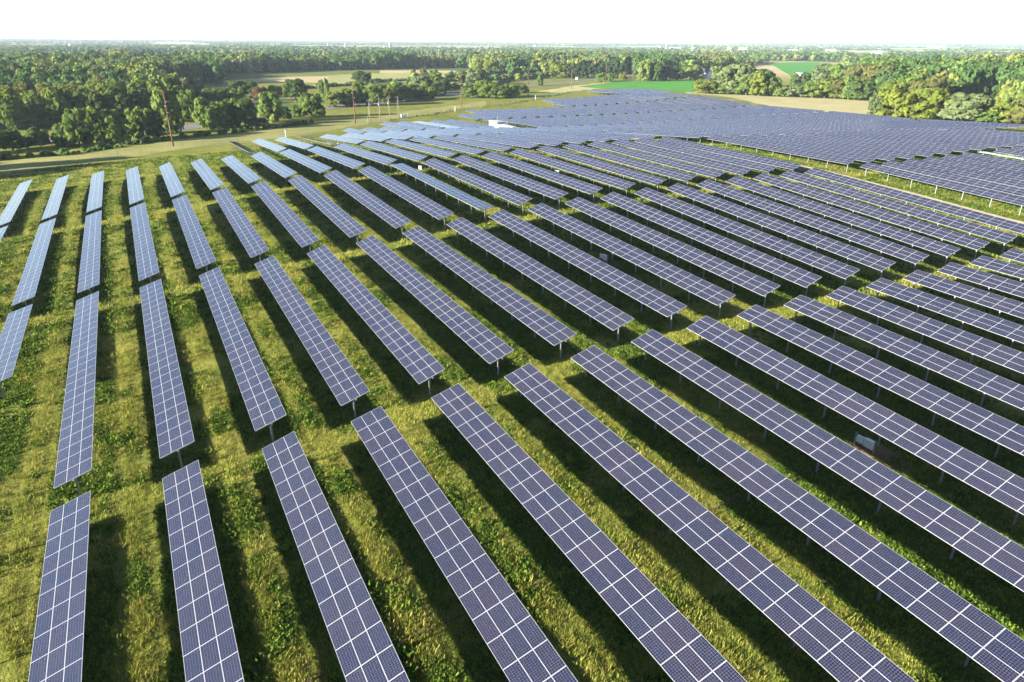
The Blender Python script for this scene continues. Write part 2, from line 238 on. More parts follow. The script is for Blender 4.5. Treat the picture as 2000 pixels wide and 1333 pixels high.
def leaf_mat(name, c1, c2, trans=0.34):
    """foliage: two leaf colours mixed per leaf clump ('tint' face attribute) and per tree"""
    m, nt, out = new_mat(name)
    at = nt.nodes.new('ShaderNodeAttribute'); at.attribute_name = 'tint'
    sp = nt.nodes.new('ShaderNodeSeparateColor'); nt.links.new(at.outputs['Color'], sp.inputs[0])
    oi = nt.nodes.new('ShaderNodeObjectInfo').outputs['Random']
    f = math_n(nt, 'ADD', math_n(nt, 'MULTIPLY', sp.outputs[0], 0.65), math_n(nt, 'MULTIPLY', oi, 0.35))
    c = mix_c(nt, f, c1, c2)
    d = nd(nt, 'ShaderNodeBsdfDiffuse'); t = nd(nt, 'ShaderNodeBsdfTranslucent'); mx = nd(nt, 'ShaderNodeMixShader'); mx.inputs[0].default_value = trans
    nt.links.new(c, d.inputs[0])
    tc = mix_c(nt, 0.5, c, (0.20, 0.22, 0.03)); nt.links.new(tc, t.inputs[0])
    nt.links.new(d.outputs[0], mx.inputs[1]); nt.links.new(t.outputs[0], mx.inputs[2]); nt.links.new(mx.outputs[0], out.inputs[0])
    return m
def tint_mat(name, trans=0.2):
    """colour straight from the face attribute 'tint'"""
    m, nt, out = new_mat(name)
    at = nt.nodes.new('ShaderNodeAttribute'); at.attribute_name = 'tint'
    d = nd(nt, 'ShaderNodeBsdfDiffuse'); t = nd(nt, 'ShaderNodeBsdfTranslucent'); mx = nd(nt, 'ShaderNodeMixShader'); mx.inputs[0].default_value = trans
    nt.links.new(at.outputs['Color'], d.inputs[0]); nt.links.new(at.outputs['Color'], t.inputs[0])
    nt.links.new(d.outputs[0], mx.inputs[1]); nt.links.new(t.outputs[0], mx.inputs[2]); nt.links.new(mx.outputs[0], out.inputs[0])
    return m
LEAF = {'m': ((0.046, 0.088, 0.020), (0.110, 0.158, 0.032)), 'd': ((0.030, 0.058, 0.018), (0.066, 0.102, 0.027)),
        'l': ((0.075, 0.122, 0.028), (0.140, 0.175, 0.046)), 'y': ((0.068, 0.102, 0.019), (0.128, 0.148, 0.028)),
        'Y': ((0.075, 0.108, 0.017), (0.128, 0.148, 0.024)), 'o': ((0.058, 0.070, 0.022), (0.108, 0.106, 0.034)),
        'w': ((0.060, 0.095, 0.040), (0.120, 0.145, 0.060)), 'r': ((0.060, 0.035, 0.022), (0.115, 0.060, 0.030)),
        'p': ((0.020, 0.044, 0.020), (0.050, 0.080, 0.030))}
for k, (a, b) in LEAF.items(): M['leaf_' + k] = leaf_mat('foliage_' + k, a, b)
M['far_leaf'] = tint_mat('foliage_of_the_woods', 0.3)
M['grass_blades'] = tint_mat('grass_blades', 0.3)

def ground_material():
    m, nt, out = new_mat('field_ground')
    pos = obj_pos(nt)
    big = noise(nt, pos, 0.035, 4); mid = noise(nt, pos, 0.22, 5, 0.6); fine = noise(nt, pos, 1.6, 5, 0.7); vfine = noise(nt, pos, 6.0, 3, 0.7)
    dry = mix_c(nt, ramp(nt, fine, 0.3, 0.75), (0.140, 0.132, 0.025), (0.260, 0.240, 0.055))
    green = mix_c(nt, ramp(nt, fine, 0.3, 0.7), (0.050, 0.078, 0.014), (0.130, 0.165, 0.026))
    f = ramp(nt, math_n(nt, 'ADD', math_n(nt, 'MULTIPLY', mid, 0.7), math_n(nt, 'MULTIPLY', big, 0.5)), 0.47, 0.72)
    c = mix_c(nt, f, dry, green)
    soil = ramp(nt, noise(nt, pos, 0.12, 6, 0.7), 0.66, 0.74)
    c = mix_c(nt, math_n(nt, 'MULTIPLY', soil, 0.6), c, (0.12, 0.085, 0.05))
    c = mix_c(nt, math_n(nt, 'MULTIPLY', ramp(nt, vfine, 0.35, 0.65), 0.35), c, (0.03, 0.035, 0.008))
    # farmland mosaic far out
    vo = nt.nodes.new('ShaderNodeTexVoronoi'); vo.inputs['Scale'].default_value = 0.0022; vo.distance = 'CHEBYCHEV'; nt.links.new(pos, vo.inputs['Vector'])
    sc = nt.nodes.new('ShaderNodeSeparateColor'); nt.links.new(vo.outputs['Color'], sc.inputs[0])
    farm = mix_c(nt, ramp(nt, sc.outputs[0], 0.35, 0.6), (0.055, 0.085, 0.022), (0.30, 0.25, 0.11))
    farm = mix_c(nt, ramp(nt, sc.outputs[1], 0.7, 0.75), farm, (0.07, 0.14, 0.025))
    ln = nt.nodes.new('ShaderNodeVectorMath'); ln.operation = 'LENGTH'; nt.links.new(pos, ln.inputs[0])
    c = mix_c(nt, ramp(nt, ln.outputs['Value'], 750, 1100), c, farm)
    p = pbsdf(nt, out, c, 0.95, 0.05)
    b = nt.nodes.new('ShaderNodeBump'); b.inputs['Strength'].default_value = 0.9; b.inputs['Distance'].default_value = 0.35
    h = math_n(nt, 'ADD', math_n(nt, 'MULTIPLY', fine, 0.7), math_n(nt, 'MULTIPLY', vfine, 0.3))
    nt.links.new(h, b.inputs['Height']); nt.links.new(b.outputs[0], p.inputs['Normal'])
    return m
M['ground'] = ground_material()
def field_material(name, a, b, scale, rows=None, bump=0.5):
    m, nt, out = new_mat(name)
    pos = obj_pos(nt)
    f = ramp(nt, noise(nt, pos, scale, 5, 0.65), 0.3, 0.7)
    c = mix_c(nt, f, a, b)
    f2 = ramp(nt, noise(nt, pos, scale * 12, 3, 0.7), 0.35, 0.7)
    if rows:
        wv = nt.nodes.new('ShaderNodeTexWave'); wv.inputs['Scale'].default_value = rows; wv.inputs['Distortion'].default_value = 1.5; wv.inputs['Detail'].default_value = 2; wv.bands_direction = 'DIAGONAL'
        nt.links.new(pos, wv.inputs['Vector']); c = mix_c(nt, math_n(nt, 'MULTIPLY', wv.outputs['Fac'], 0.28), c, tuple(x * 0.62 for x in a))
    c = mix_c(nt, math_n(nt, 'MULTIPLY', f2, 0.35), c, tuple(x * 0.5 for x in a))
    p = pbsdf(nt, out, c, 0.95, 0.05)
    bp = nt.nodes.new('ShaderNodeBump'); bp.inputs['Strength'].default_value = bump; bp.inputs['Distance'].default_value = 0.3
    nt.links.new(noise(nt, pos, 1.5, 4, 0.7), bp.inputs['Height']); nt.links.new(bp.outputs[0], p.inputs['Normal'])
    return m
M['mown'] = field_material('mown_grass', (0.130, 0.138, 0.040), (0.255, 0.240, 0.085), 0.05)
M['lawn'] = field_material('green_lawn', (0.045, 0.085, 0.02), (0.075, 0.12, 0.03), 0.05)
M['hay'] = field_material('pale_meadow', (0.19, 0.20, 0.07), (0.27, 0.265, 0.105), 0.03)
M['stubble'] = field_material('tan_stubble', (0.30, 0.24, 0.12), (0.40, 0.33, 0.18), 0.03, rows=0.04)
M['soy'] = field_material('bright_green_crop', (0.045, 0.170, 0.022), (0.075, 0.230, 0.034), 0.03, rows=0.05, bump=0.25)
M['corn'] = field_material('ripe_corn', (0.27, 0.245, 0.11), (0.37, 0.34, 0.185), 0.08, rows=0.06)
M['farfield'] = field_material('far_tan_field', (0.17, 0.16, 0.085), (0.22, 0.20, 0.11), 0.004, bump=0)
M['glade'] = field_material('pale_green_glade', (0.12, 0.19, 0.07), (0.18, 0.24, 0.10), 0.04)
M['asphalt'] = field_material('worn_asphalt', (0.115, 0.115, 0.118), (0.165, 0.163, 0.160), 0.2, bump=0.1)
M['trackasphalt'] = field_material('dark_gravel', (0.060, 0.056, 0.055), (0.105, 0.098, 0.092), 0.3, bump=0.2)
M['sand'] = field_material('sandy_shoulder', (0.30, 0.24, 0.16), (0.46, 0.39, 0.28), 0.5)
M['soil'] = field_material('bare_brown_soil', (0.13, 0.075, 0.04), (0.21, 0.13, 0.07), 0.8)

# ------------------------------------------------------------------ camera, sun, sky
cam = bpy.data.cameras.new('camera'); cam_o = bpy.data.objects.new('camera', cam); COL.objects.link(cam_o)
Rc = np.array(CAM['R']); FPX = CAM['f']
cam.sensor_width = 36.0; cam.lens = FPX / 2000 * 36.0; cam.clip_start = 0.5; cam.clip_end = 40000
m4 = Matrix([[Rc[0][i], -Rc[1][i], -Rc[2][i], 0] for i in range(3)] + [[0, 0, 0, 1]])
m4.translation = Vector((0, 0, Z0)); cam_o.matrix_world = m4
scene.camera = cam_o
def project(x, y, z):
    q = np.stack([np.asarray(x, float), np.asarray(y, float), np.asarray(z, float) - Z0], 1) @ Rc.T
    w = np.where(q[:, 2] > 0.5, q[:, 2], 0.5)
    return 1000 + FPX * q[:, 0] / w, 666.5 + FPX * q[:, 1] / w, q[:, 2]

sl = bpy.data.lights.new('sun', 'SUN'); sl.energy = 5.0; sl.angle = math.radians(0.53); sl.color = (1.0, 0.92, 0.80)
so = bpy.data.objects.new('sun', sl); COL.objects.link(so); so.rotation_euler = (0, -(math.pi / 2 - SUN_EL), 0); so.location = (-60, 0, 80)
w = bpy.data.worlds.new('World'); scene.world = w; w.use_nodes = True
nt = w.node_tree; nt.nodes.clear()
sky = nt.nodes.new('ShaderNodeTexSky'); sky.sky_type = 'NISHITA'; sky.sun_disc = False
sky.sun_elevation = SUN_EL; sky.sun_rotation = math.radians(-90); sky.air_density = 0.72; sky.dust_density = 0.25; sky.ozone_density = 1.0
bg = nt.nodes.new('ShaderNodeBackground'); bg.inputs[1].default_value = 0.05
wo = nt.nodes.new('ShaderNodeOutputWorld'); nt.links.new(sky.outputs[0], bg.inputs[0]); nt.links.new(bg.outputs[0], wo.inputs[0])
scene.view_settings.view_transform = 'Standard'; scene.view_settings.look = 'None'; scene.view_settings.gamma = 1.0; scene.view_settings.exposure = 2.7
scene.cycles.use_denoising = True
scene.cycles.max_bounces = 6; scene.cycles.transparent_max_bounces = 8; scene.cycles.volume_bounces = 0

# ------------------------------------------------------------------ ground
def axis(lo, hi, step, far):
    a = list(np.arange(lo, hi + 0.1, step)); s = step; x = hi
    while x < far: s *= 1.22; x += s; a.append(min(x, far))
    s = step; x = lo
    while x > -far: s *= 1.22; x -= s; a.insert(0, max(x, -far))
    return np.array(a)
ax = axis(-130, 560, 4.0, 12000.0); ay = axis(-60, 640, 4.0, 12000.0)
GXm, GYm = np.meshgrid(ax, ay, indexing='ij')
GZm = gz(GXm, GYm) + 0.0
idx = np.arange(len(ax) * len(ay)).reshape(len(ax), len(ay))
q = np.stack([idx[:-1, :-1], idx[1:, :-1], idx[1:, 1:], idx[:-1, 1:]], -1).reshape(-1, 4)
gme = np_mesh('ground', np.stack([GXm.ravel(), GYm.ravel(), GZm], 1), q, M['ground'], smooth=True)
tag(link('ground', gme), 'grassy field sheet running out to hazy farmland at the horizon', 'ground', kind='structure')

def resample(P, n):
    P = np.array(P, float); d = np.r_[0, np.cumsum(np.hypot(*np.diff(P, axis=0).T))]
    t = np.linspace(0, d[-1], n); return np.stack([np.interp(t, d, P[:, 0]), np.interp(t, d, P[:, 1])], 1)
def patch(name, A, B, mat, label, cat, lift=0.05, n=None, m=None, kind='structure', ragged=0.0):
    A = np.array(A); B = np.array(B)
    ln = max(np.hypot(*np.diff(A, axis=0).T).sum(), np.hypot(*np.diff(B, axis=0).T).sum())
    wd = max(np.hypot(*(A[0] - B[0])), np.hypot(*(A[-1] - B[-1])), np.hypot(*(A[len(A) // 2] - B[len(B) // 2])))
    n = n or int(min(160, max(6, ln / 4))); m = m or int(min(60, max(2, wd / 4)))
    a = resample(A, n); b = resample(B, n); t = np.linspace(0, 1, m + 1)
    P = a[:, None] * (1 - t)[None, :, None] + b[:, None] * t[None, :, None]
    if ragged:
        for e in (0, -1):
            P[:, e, 0] += (N1(P[:, e, 0], P[:, e, 1], 9) - 0.5) * ragged; P[:, e, 1] += (N2(P[:, e, 0], P[:, e, 1], 9) - 0.5) * ragged
    Z = gz(P[..., 0], P[..., 1]).reshape(P.shape[:2]) + lift
    V = np.concatenate([P, Z[..., None]], 2).reshape(-1, 3)
    ii = np.arange(n * (m + 1)).reshape(n, m + 1)
    F = np.stack([ii[:-1, :-1], ii[1:, :-1], ii[1:, 1:], ii[:-1, 1:]], -1).reshape(-1, 4)
    me = np_mesh(name, V, F, mat, smooth=True)
    # face upward
    if me.polygons[0].normal.z < 0: me.flip_normals()
    o = link(name, me); return tag(o, label, cat, kind=kind)
PT = PATCH
patch('mown_strip', *PT['mown'], M['mown'], 'strip of mown dry grass between the fence and the roadside trees', 'grass strip', 0.04, ragged=6)
patch('road', *PT['road'], M['asphalt'], 'grey asphalt road running behind the roadside tree belt', 'road', 0.10)
patch('lawn', *PT['lawn'], M['lawn'], 'dark green lawn behind the roadside trees', 'lawn', 0.06)
patch('lane', *PT['lane'], M['asphalt'], 'pale side lane beyond the lawn', 'lane', 0.12)
patch('hay_field', *PT['hayfield'], M['stubble'], 'tan hay field strip before the left woods', 'field', 0.06)
patch('meadow', *PT['palefield'], M['hay'], 'pale green meadow with shrubs beyond the road', 'field', 0.10)
patch('stubble_field', *PT['stubble'], M['stubble'], 'tan stubble strip at the foot of the middle woods', 'field', 0.06)
patch('crop_field', *PT['soyfield'], M['soy'], 'bright green crop field behind the far tip of the solar farm', 'field', 0.10)
patch('corn_field', *PT['cornstrip'], M['corn'], 'pale ripe corn strip between the panels and the right trees', 'field', 0.14, ragged=3)
patch('dry_grass', *PT['drygrass'], M['corn'], 'dry tan grass by the road at the far tip of the panels', 'grass strip', 0.06, ragged=10)
patch('crop_hill', *PT['greenhill'], M['soy'], 'bright green crop field on the slope beyond the right tree belt', 'field', 0.08)
patch('tan_slope', *PT['tanhill'], M['stubble'], 'tan field left of the distant green crop field', 'field', 0.10)
patch('tan_field', *PT['tanright'], M['stubble'], 'tan field strip above the right tree belt', 'field', 0.08)
patch('plain_field', *PT['farfield'], M['farfield'], 'wide tan field around the white barn and silo', 'field', 0.3)
patch('stubble_clearing', *PT['farstub'], M['stubble'], 'small tan clearing in the middle woods', 'field', 0.2)
patch('far_tan_field', *PT['lefttan'], M['farfield'], 'far tan field near the horizon at left', 'field', 0.5)
patch('far_tan_strip', *PT['farright'], M['farfield'], 'thin tan field strip near the horizon at right', 'field', 0.4)
patch('glade', *PT['glade'], M['glade'], 'pale green glade between the right hillside trees', 'field', 0.10)
ys = np.arange(-20, 262, 6.0)
patch('service_road', [(139.4, y) for y in ys], [(144.2, y) for y in ys], M['trackasphalt'], 'dark service road between the two panel sections', 'road', 0.05)
patch('road_shoulder', [(144.23, y) for y in ys], [(145.7, y) for y in ys], M['sand'], 'sandy shoulder along the right side of the service road', 'road shoulder', 0.055, ragged=1.2)
for (x, y, r, lb) in ((60.6, 79.6, 1.9, 'brown soil heap beside a combiner box in the second rank'), (37.2, 130.0, 2.4, 'bare brown soil patch in panel shade, third rank'), (52.6, 29.6, 2.6, 'bare brown soil around the nearest combiner box'), (21.5, 147.0, 2.0, 'bare brown soil patch behind the third rank')):
    mb = MB(); n = 14; zc = g1(x, y); ring = []
    for i in range(n):
        t = 2 * math.pi * i / n; rr = r * random.uniform(0.75, 1.2); px, py = x + rr * math.cos(t) * 0.7, y + rr * math.sin(t)
        ring.append((px, py, g1(px, py) + 0.03))
    mid = [((p[0] + x) / 2, (p[1] + y) / 2, (p[2] + zc) / 2 + 0.16 * random.uniform(.6, 1.2)) for p in ring]
    for i in range(n):
        j = (i + 1) % n; mb.quad([ring[i], ring[j], mid[j], mid[i]]); mb.quad([mid[i], mid[j], (x, y, zc + 0.24)])
    tag(link('soil_patch', mb.mesh('soil_patch', M['soil'], True)), lb, 'soil', kind='structure')

# ------------------------------------------------------------------ solar tables
NMOD = 24; MP = 1.98                    # modules along a table, their spacing
MW, ML, MT = 0.990, 1.964, 0.040
LEN = GRID['L'] * PITCH                  # 47.5 m
def module_mesh():
    mb = MB()
    hx, hy = MW / 2, ML / 2
    mb.quad([(-hx, -hy, MT), (hx, -hy, MT), (hx, hy, MT), (-hx, hy, MT)], 0, [(0, 0), (1, 0), (1, 1), (0, 1)])
    mb.box(-hx, hx, -hy, hy, 0, MT, 1, None, 't')
    return mb.mesh('solar_module', [M['module'], M['alu']])
MODULE = module_mesh()
def array_mesh(n, extra=False):
    """n x 3 modules in one mesh (far tables); extra adds tube and posts"""
    mb = MB(); L = n * MP
    for j in range(n):
        for i in (-1, 0, 1):
            cx = i * 1.0; cy = -L / 2 + (j + .5) * MP; hx, hy = MW / 2, ML / 2
            mb.quad([(cx - hx, cy - hy, 0.17), (cx + hx, cy - hy, 0.17), (cx + hx, cy + hy, 0.17), (cx - hx, cy + hy, 0.17)], 0, [(0, 0), (1, 0), (1, 1), (0, 1)])
            mb.box(cx - hx, cx + hx, cy - hy, cy + hy, 0.13, 0.17, 1, None, 't')
    return mb.mesh('module_array', [M['module'], M['alu']])
def tube_mesh(n):
    mb = MB(); L = n * MP
    mb.box(-0.07, 0.07, -L / 2 - .15, L / 2 + .15, -0.07, 0.07)
    for j in range(n + 1):               # cross rails under the module joints
        y = -L / 2 + j * MP; mb.box(-1.47, 1.47, y - .02, y + .02, 0.072, 0.128)
    return mb.mesh('torque_tube', M['steel'])
def post_mesh():
    mb = MB()
    for (x0, x1, y0, y1) in ((-.075, .075, -.011, .011), (-.087, -.076, -.06, .06), (.076, .087, -.06, .06)): mb.box(x0, x1, y0, y1, -3.0, -0.10)
    mb.box(-.11, .11, -.05, .05, -0.099, -0.075); mb.box(-.11, -.075, -.05, .05, -.0745, .09); mb.box(.075, .11, -.05, .05, -.0745, .09)
    return mb.mesh('post', M['steel'])
POST = post_mesh()
ARR = {24: array_mesh(24), 12: array_mesh(12)}; TUB = {24: tube_mesh(24), 12: tube_mesh(12)}
def far_table_mesh(n, tilt):
    """whole table in one mesh for tables too small in view to show parts (x across, y along, origin on the ground)"""
    me = bpy.data.meshes.new('far_table'); bm = bmesh.new()
    R = Matrix.Translation((0, 0, TUBE)) @ Matrix.Rotation(-tilt, 4, 'Y')
    def add(src, Mx, off):
        b2 = bmesh.new(); b2.from_mesh(src); b2.transform(Mx)
        t = bpy.data.meshes.new('t'); 
        for f in b2.faces: f.material_index += off
        b2.to_mesh(t); b2.free(); bm.from_mesh(t); bpy.data.meshes.remove(t)
    add(ARR[n], R, 0); add(TUB[n], R, 2)
    L = n * MP; k = 9 if n == 24 else 5
    for i in range(k): add(POST, Matrix.Translation((0, -L / 2 + .9 + i * (L - 1.8) / (k - 1), TUBE)), 2)
    bm.to_mesh(me); bm.free()
    for m in (M['module'], M['alu'], M['steel']): me.materials.append(m)
    return me
FARM = {24: far_table_mesh(24, TILT), 12: far_table_mesh(12, TILT)}
ORD = ['zeroth', 'first', 'second', 'third', 'fourth', 'fifth', 'sixth', 'seventh', 'eighth', 'ninth', 'tenth', 'eleventh', 'twelfth', 'thirteenth', 'fourteenth', 'fifteenth', 'sixteenth', 'seventeenth', 'eighteenth', 'nineteenth', 'twentieth']
TENS = {2: 'twenty', 3: 'thirty', 4: 'forty'}
def ordw(n):
    if n <= 20: return ORD[n]
    t, u = divmod(n, 10)
    return (TENS[t][:-1] + 'ieth') if u == 0 else TENS[t] + '-' + ORD[u]
def near_v(k, blk):
    return GRID['A0'] + (blk - 2) * (GRID['L'] + GRID['g']) + GRID['s1'] * k + GRID['s2'] * k * k
SPECIAL = {(8, 3): 3.0, (8, 5): -4.0, (5, 5): -10.0, (26, 2): -2.0, (34, 3): -3.0, (16, 6): 6.0}
specs = []   # k, block, fraction start, fraction length, n
def want(k, blk):
    if blk == 1: return 24 if -1 <= k <= 18 else 0
    if blk == 2:
        if k == -1: return 12
        return 24 if (0 <= k <= 18 or 20 <= k <= 30) else 0
    if blk == 3: return 24 if (-2 <= k <= 18 or 20 <= k <= 36) else 0
    if blk == 4: return 24 if (-3 <= k <= 18 or 20 <= k <= 43) else 0
    if blk == 5: return 24 if (5 <= k <= 18 or 20 <= k <= 43) else 0
    if blk == 6:
        if k in (11, 12, 13, 20): return 12
        return 24 if (14 <= k <= 18 or 21 <= k <= 43) else 0
    if blk == 7:
        if k in (20, 21): return 12
        return 24 if 22 <= k <= 43 else 0
    if blk == 8:
        if k == 31: return 12
        return 24 if 32 <= k <= 43 else 0
    if blk == 9: return 24 if 41 <= k <= 46 else 0
    return 0
RANK = {1: 'front', 2: 'second', 3: 'third', 4: 'fourth', 5: 'fifth', 6: 'sixth', 7: 'seventh', 8: 'eighth', 9: 'farthest'}
tables = []
for blk in range(1, 10):
    for k in range(-4, 47):
        n = want(k, blk)
        if not n: continue
        kk = k + (GRID['off'] if k >= 20 else 0)
        x = U0 + kk * PITCH; y0 = near_v(kk, blk) * PITCH; y1 = y0 + LEN
        if n == 12:
            if k == -1: y0 = y1 - 12 * MP
            elif (k, blk) == (20, 6): y0 = y1 - 12 * MP
            else: y1 = y0 + 12 * MP
        za, zb = gz([x, x], [y0, y1])
        px, py, dd = project([x, x], [y0, y1], [za + TUBE, zb + TUBE])
        if px.min() > 2150: continue
        tables.append(dict(k=k, blk=blk, n=n, x=x, y0=y0, y1=y1, za=float(za), zb=float(zb), d=math.dist((x, (y0 + y1) / 2), (0, 0))))
for t in tables:
    # order within its rank and section, counted from the left among those that stand there
    sec = 1 if t['k'] < 20 else 2
    row = sorted(u['k'] for u in tables if u['blk'] == t['blk'] and (u['k'] < 20) == (t['k'] < 20))
    o = ordw(row.index(t['k']) + 1); r = RANK[t['blk']]
    half = 'half-length ' if t['n'] == 12 else ''
    sp = SPECIAL.get((t['k'], t['blk']))
    if sp is not None:
        look = 'tipped backwards, darker' if sp < -10 else 'lying nearly flat, paler'
    else: look = ''
    if sec == 1: lab = f"{half}solar table {look + ', ' if look else ''}{o} from left in {r} rank"
    else: lab = f"{half}solar table {look + ', ' if look else ''}past the service road, {o} from it in {r} rank"
    t['label'] = lab[0].lower() + lab[1:]
    t['group'] = 'solar tables left of the service road' if sec == 1 else 'solar tables beyond the service road'
NEAR_D = 92.0
for t in tables:
    L = t['n'] * MP; ym = (t['y0'] + t['y1']) / 2; slope = math.atan2(t['zb'] - t['za'], t['y1'] - t['y0'])
    tilt = math.radians(SPECIAL[(t['k'], t['blk'])]) if (t['k'], t['blk']) in SPECIAL else TILT + math.radians(random.gauss(0, 0.8))
    zm = (t['za'] + t['zb']) / 2
    special = (t['k'], t['blk']) in SPECIAL
    if t['d'] > 245:
        me = FARM[t['n']] if not special else far_table_mesh(t['n'], tilt)
        o = link('solar_table', me, None, (t['x'], ym, zm), (slope, 0, 0))
        tag(o, t['label'], 'solar table', t['group']); continue
    root = empty('solar_table', (t['x'], ym, zm)); tag(root, t['label'], 'solar table', t['group'])
    link('torque_tube', TUB[t['n']], root, (0, 0, TUBE), (slope, -tilt, 0), 'ZYX')
    if t['d'] < NEAR_D:
        Rm = Euler((slope, -tilt, 0), 'ZYX').to_matrix()
        Rm = Matrix.Rotation(slope, 3, 'X') @ Matrix.Rotation(-tilt, 3, 'Y')
        for j in range(t['n']):
            for i in (-1, 0, 1):
                p = Rm @ Vector((i * 1.0, -L / 2 + (j + .5) * MP, 0.13))
                jit = (slope + random.gauss(0, 0.0022), -tilt + random.gauss(0, 0.003), 0)
                link('solar_module', MODULE, root, (p.x, p.y, p.z + TUBE), jit, 'ZYX')
    else:
        link('module_array', ARR[t['n']], root, (0, 0, TUBE), (slope, -tilt, 0), 'ZYX')
    k = 9 if t['n'] == 24 else 5
    for i in range(k):
        y = -L / 2 + .9 + i * (L - 1.8) / (k - 1)
        link('post', POST, root, (0, y, TUBE + math.tan(slope) * y))

# drive shafts linking the rows across each rank, low over the grass
for blk, k0, k1 in ((1, -1, 18), (2, 0, 18), (3, -2, 18), (4, -3, 18)):
    mb = MB(); pts = []
    for k in np.arange(k0, k1 + 0.01, 0.5):
        x = U0 + k * PITCH; y = (near_v(k, blk) + GRID['L'] / 2) * PITCH + 0.5
        pts.append((x, y, g1(x, y) + 0.20))
    mb.path(pts, [0.04] * len(pts), 6)
    tag(link('drive_shaft', mb.mesh('drive_shaft', M['rustpole'])), f'low rusty drive shaft crossing the rows halfway along the {RANK[blk]} rank', 'drive shaft', 'drive shafts across the ranks')

# combiner boxes
def combiner(x, y, lab):
    z = g1(x, y); r = empty('combiner_box', (x, y, z), 0)
    mb = MB(); mb.box(-.2, .14, -.95, -.1, .55, 1.3)
    cb = link('cabinet', mb.mesh('cabinet', M['white']), r)
    mb = MB(); mb.box(-.23, -.203, -.9, -.15, .6, 1.25); mb.box(-.25, -.232, -.22, -.18, .85, 1.0); link('door', mb.mesh('door', M['offwhite']), cb)
    mb = MB(); mb.box(-.18, .12, 0.0, .65, .6, 1.2); mb.box(-.2, -.183, .05, .6, .64, 1.16); link('switch_cabinet', mb.mesh('switch_cabinet', M['offwhite']), r)
    for yy in (-1.0, .85):
        mb = MB(); mb.box(-.05, .05, yy - .05, yy + .05, -.4, 1.35); link('leg', mb.mesh('leg', M['steel']), r)
    mb = MB(); mb.box(.145, .185, -.949, .79, .66, .7); mb.box(.145, .185, -.949, .79, 1.1, 1.14); link('rail', mb.mesh('rail', M['steel']), r)
    tag(r, lab, 'combiner box', 'combiner boxes under the tables')
combiner(51.7, 30.5, 'white electrical box on legs under the ninth table of the front rank')
combiner(59.4, 81.1, 'white electrical box on legs beside a brown soil heap, second rank')
combiner(106.2, 80.9, 'white electrical box under a right-hand table of the second rank')
combiner(82.8, 132.5, 'white electrical box under the middle of the third rank')
combiner(59.4, 156.6, 'white electrical box at the far end of the third rank')
combiner(59.4, 231.6, 'white electrical box at the end of a flat pale table, fifth rank')

# ------------------------------------------------------------------ inverter shelter on the service road
def shelter():
    x = 141.2; r = empty('inverter_shelter', (x, 271, g1(x, 271) - .5))
    mb = MB()
    def bx(y0, y1, x0, x1, h, mi=0): mb.box(x0, x1, y0 - 271, y1 - 271, -.5, h, mi)
    bx(258.5, 272.6, -1.6, 1.6, 3.598); link('long_cabinet', mb.mesh('long_cabinet', M['shelter']), r)
    mb = MB(); mb.quad([(-1.75, -12.7, 3.602), (1.75, -12.7, 3.602), (1.75, 1.75, 3.602), (-1.75, 1.75, 3.602)]); mb.box(-1.75, 1.75, -12.7, 1.75, 3.604, 3.72); mb.box(-1.0, 1.0, -11, -1.5, 3.722, 3.95)
    link('roof', mb.mesh('roof', M['shelter']), r)
    mb = MB(); mb.box(-1.8, 1.8, 1.76, 9.4, -.5, 4.6); mb.box(-1.95, 1.95, 1.765, 9.5, 4.602, 4.75); link('tall_cabinet', mb.mesh('tall_cabinet', M['shelter']), r)
    mb = MB()
    for i in range(10): mb.box(-1.84, -1.802, 2.4, 4.6, 1.4 + i * .28, 1.55 + i * .28)
    link('louvre', mb.mesh('louvre', M['vent']), r)
    mb = MB(); mb.box(-1.85, -1.803, 5.4, 6.5, .2, 2.6); mb.box(-1.88, -1.852, 5.5, 5.6, 1.2, 1.4); link('door', mb.mesh('door', M['offwhite']), r)
    mb = MB()
    mb.tube((0, 5, 4.7), (0, 5, 6.6), .035); mb.box(-.2, .2, 4.85, 5.15, 6.0, 6.25); mb.tube((0, -4, 3.9), (0, -4, 5.6), .035)
    link('antenna', mb.mesh('antenna', M['shelter']), r)
    tag(r, 'white inverter shelter of two joined cabinets standing among the far panels', 'inverter shelter')
shelter()

# ------------------------------------------------------------------ fence
def fence():
    P = [(-63.0, 214.0), (-54, 221), (-46, 228), (-39.3, 233.0)] + FENCE
    r = empty('wire_fence', (P[0][0], P[0][1], g1(*P[0])))
    mb = MB(); mb.box(-.035, .035, -.035, .035, -.4, 2.05); mb.tube((0, 0, 2.05), (-.28, .22, 2.45), .025)
    mb.box(-.32, -.24, .18, .26, 2.43, 2.48)
    pm = mb.mesh('post', M['steel'])
    base = Vector(r.location)
    for p in P: link('post', pm, r, Vector((p[0], p[1], g1(*p))) - base)
    mb = MB()
    for h, off in ((.25, 0), (.7, 0), (1.15, 0), (1.6, 0), (2.0, 0), (2.42, 1)):
        pts = [Vector((p[0] - .26 * off, p[1] + .2 * off, g1(*p) + h)) - base for p in P]
        mb.path(pts, [.012] * len(pts), 4)
    link('wire', mb.mesh('wire', M['wire']), r)
    tag(r, 'wire fence with pale angled posts along the left edge of the solar farm', 'fence')
fence()

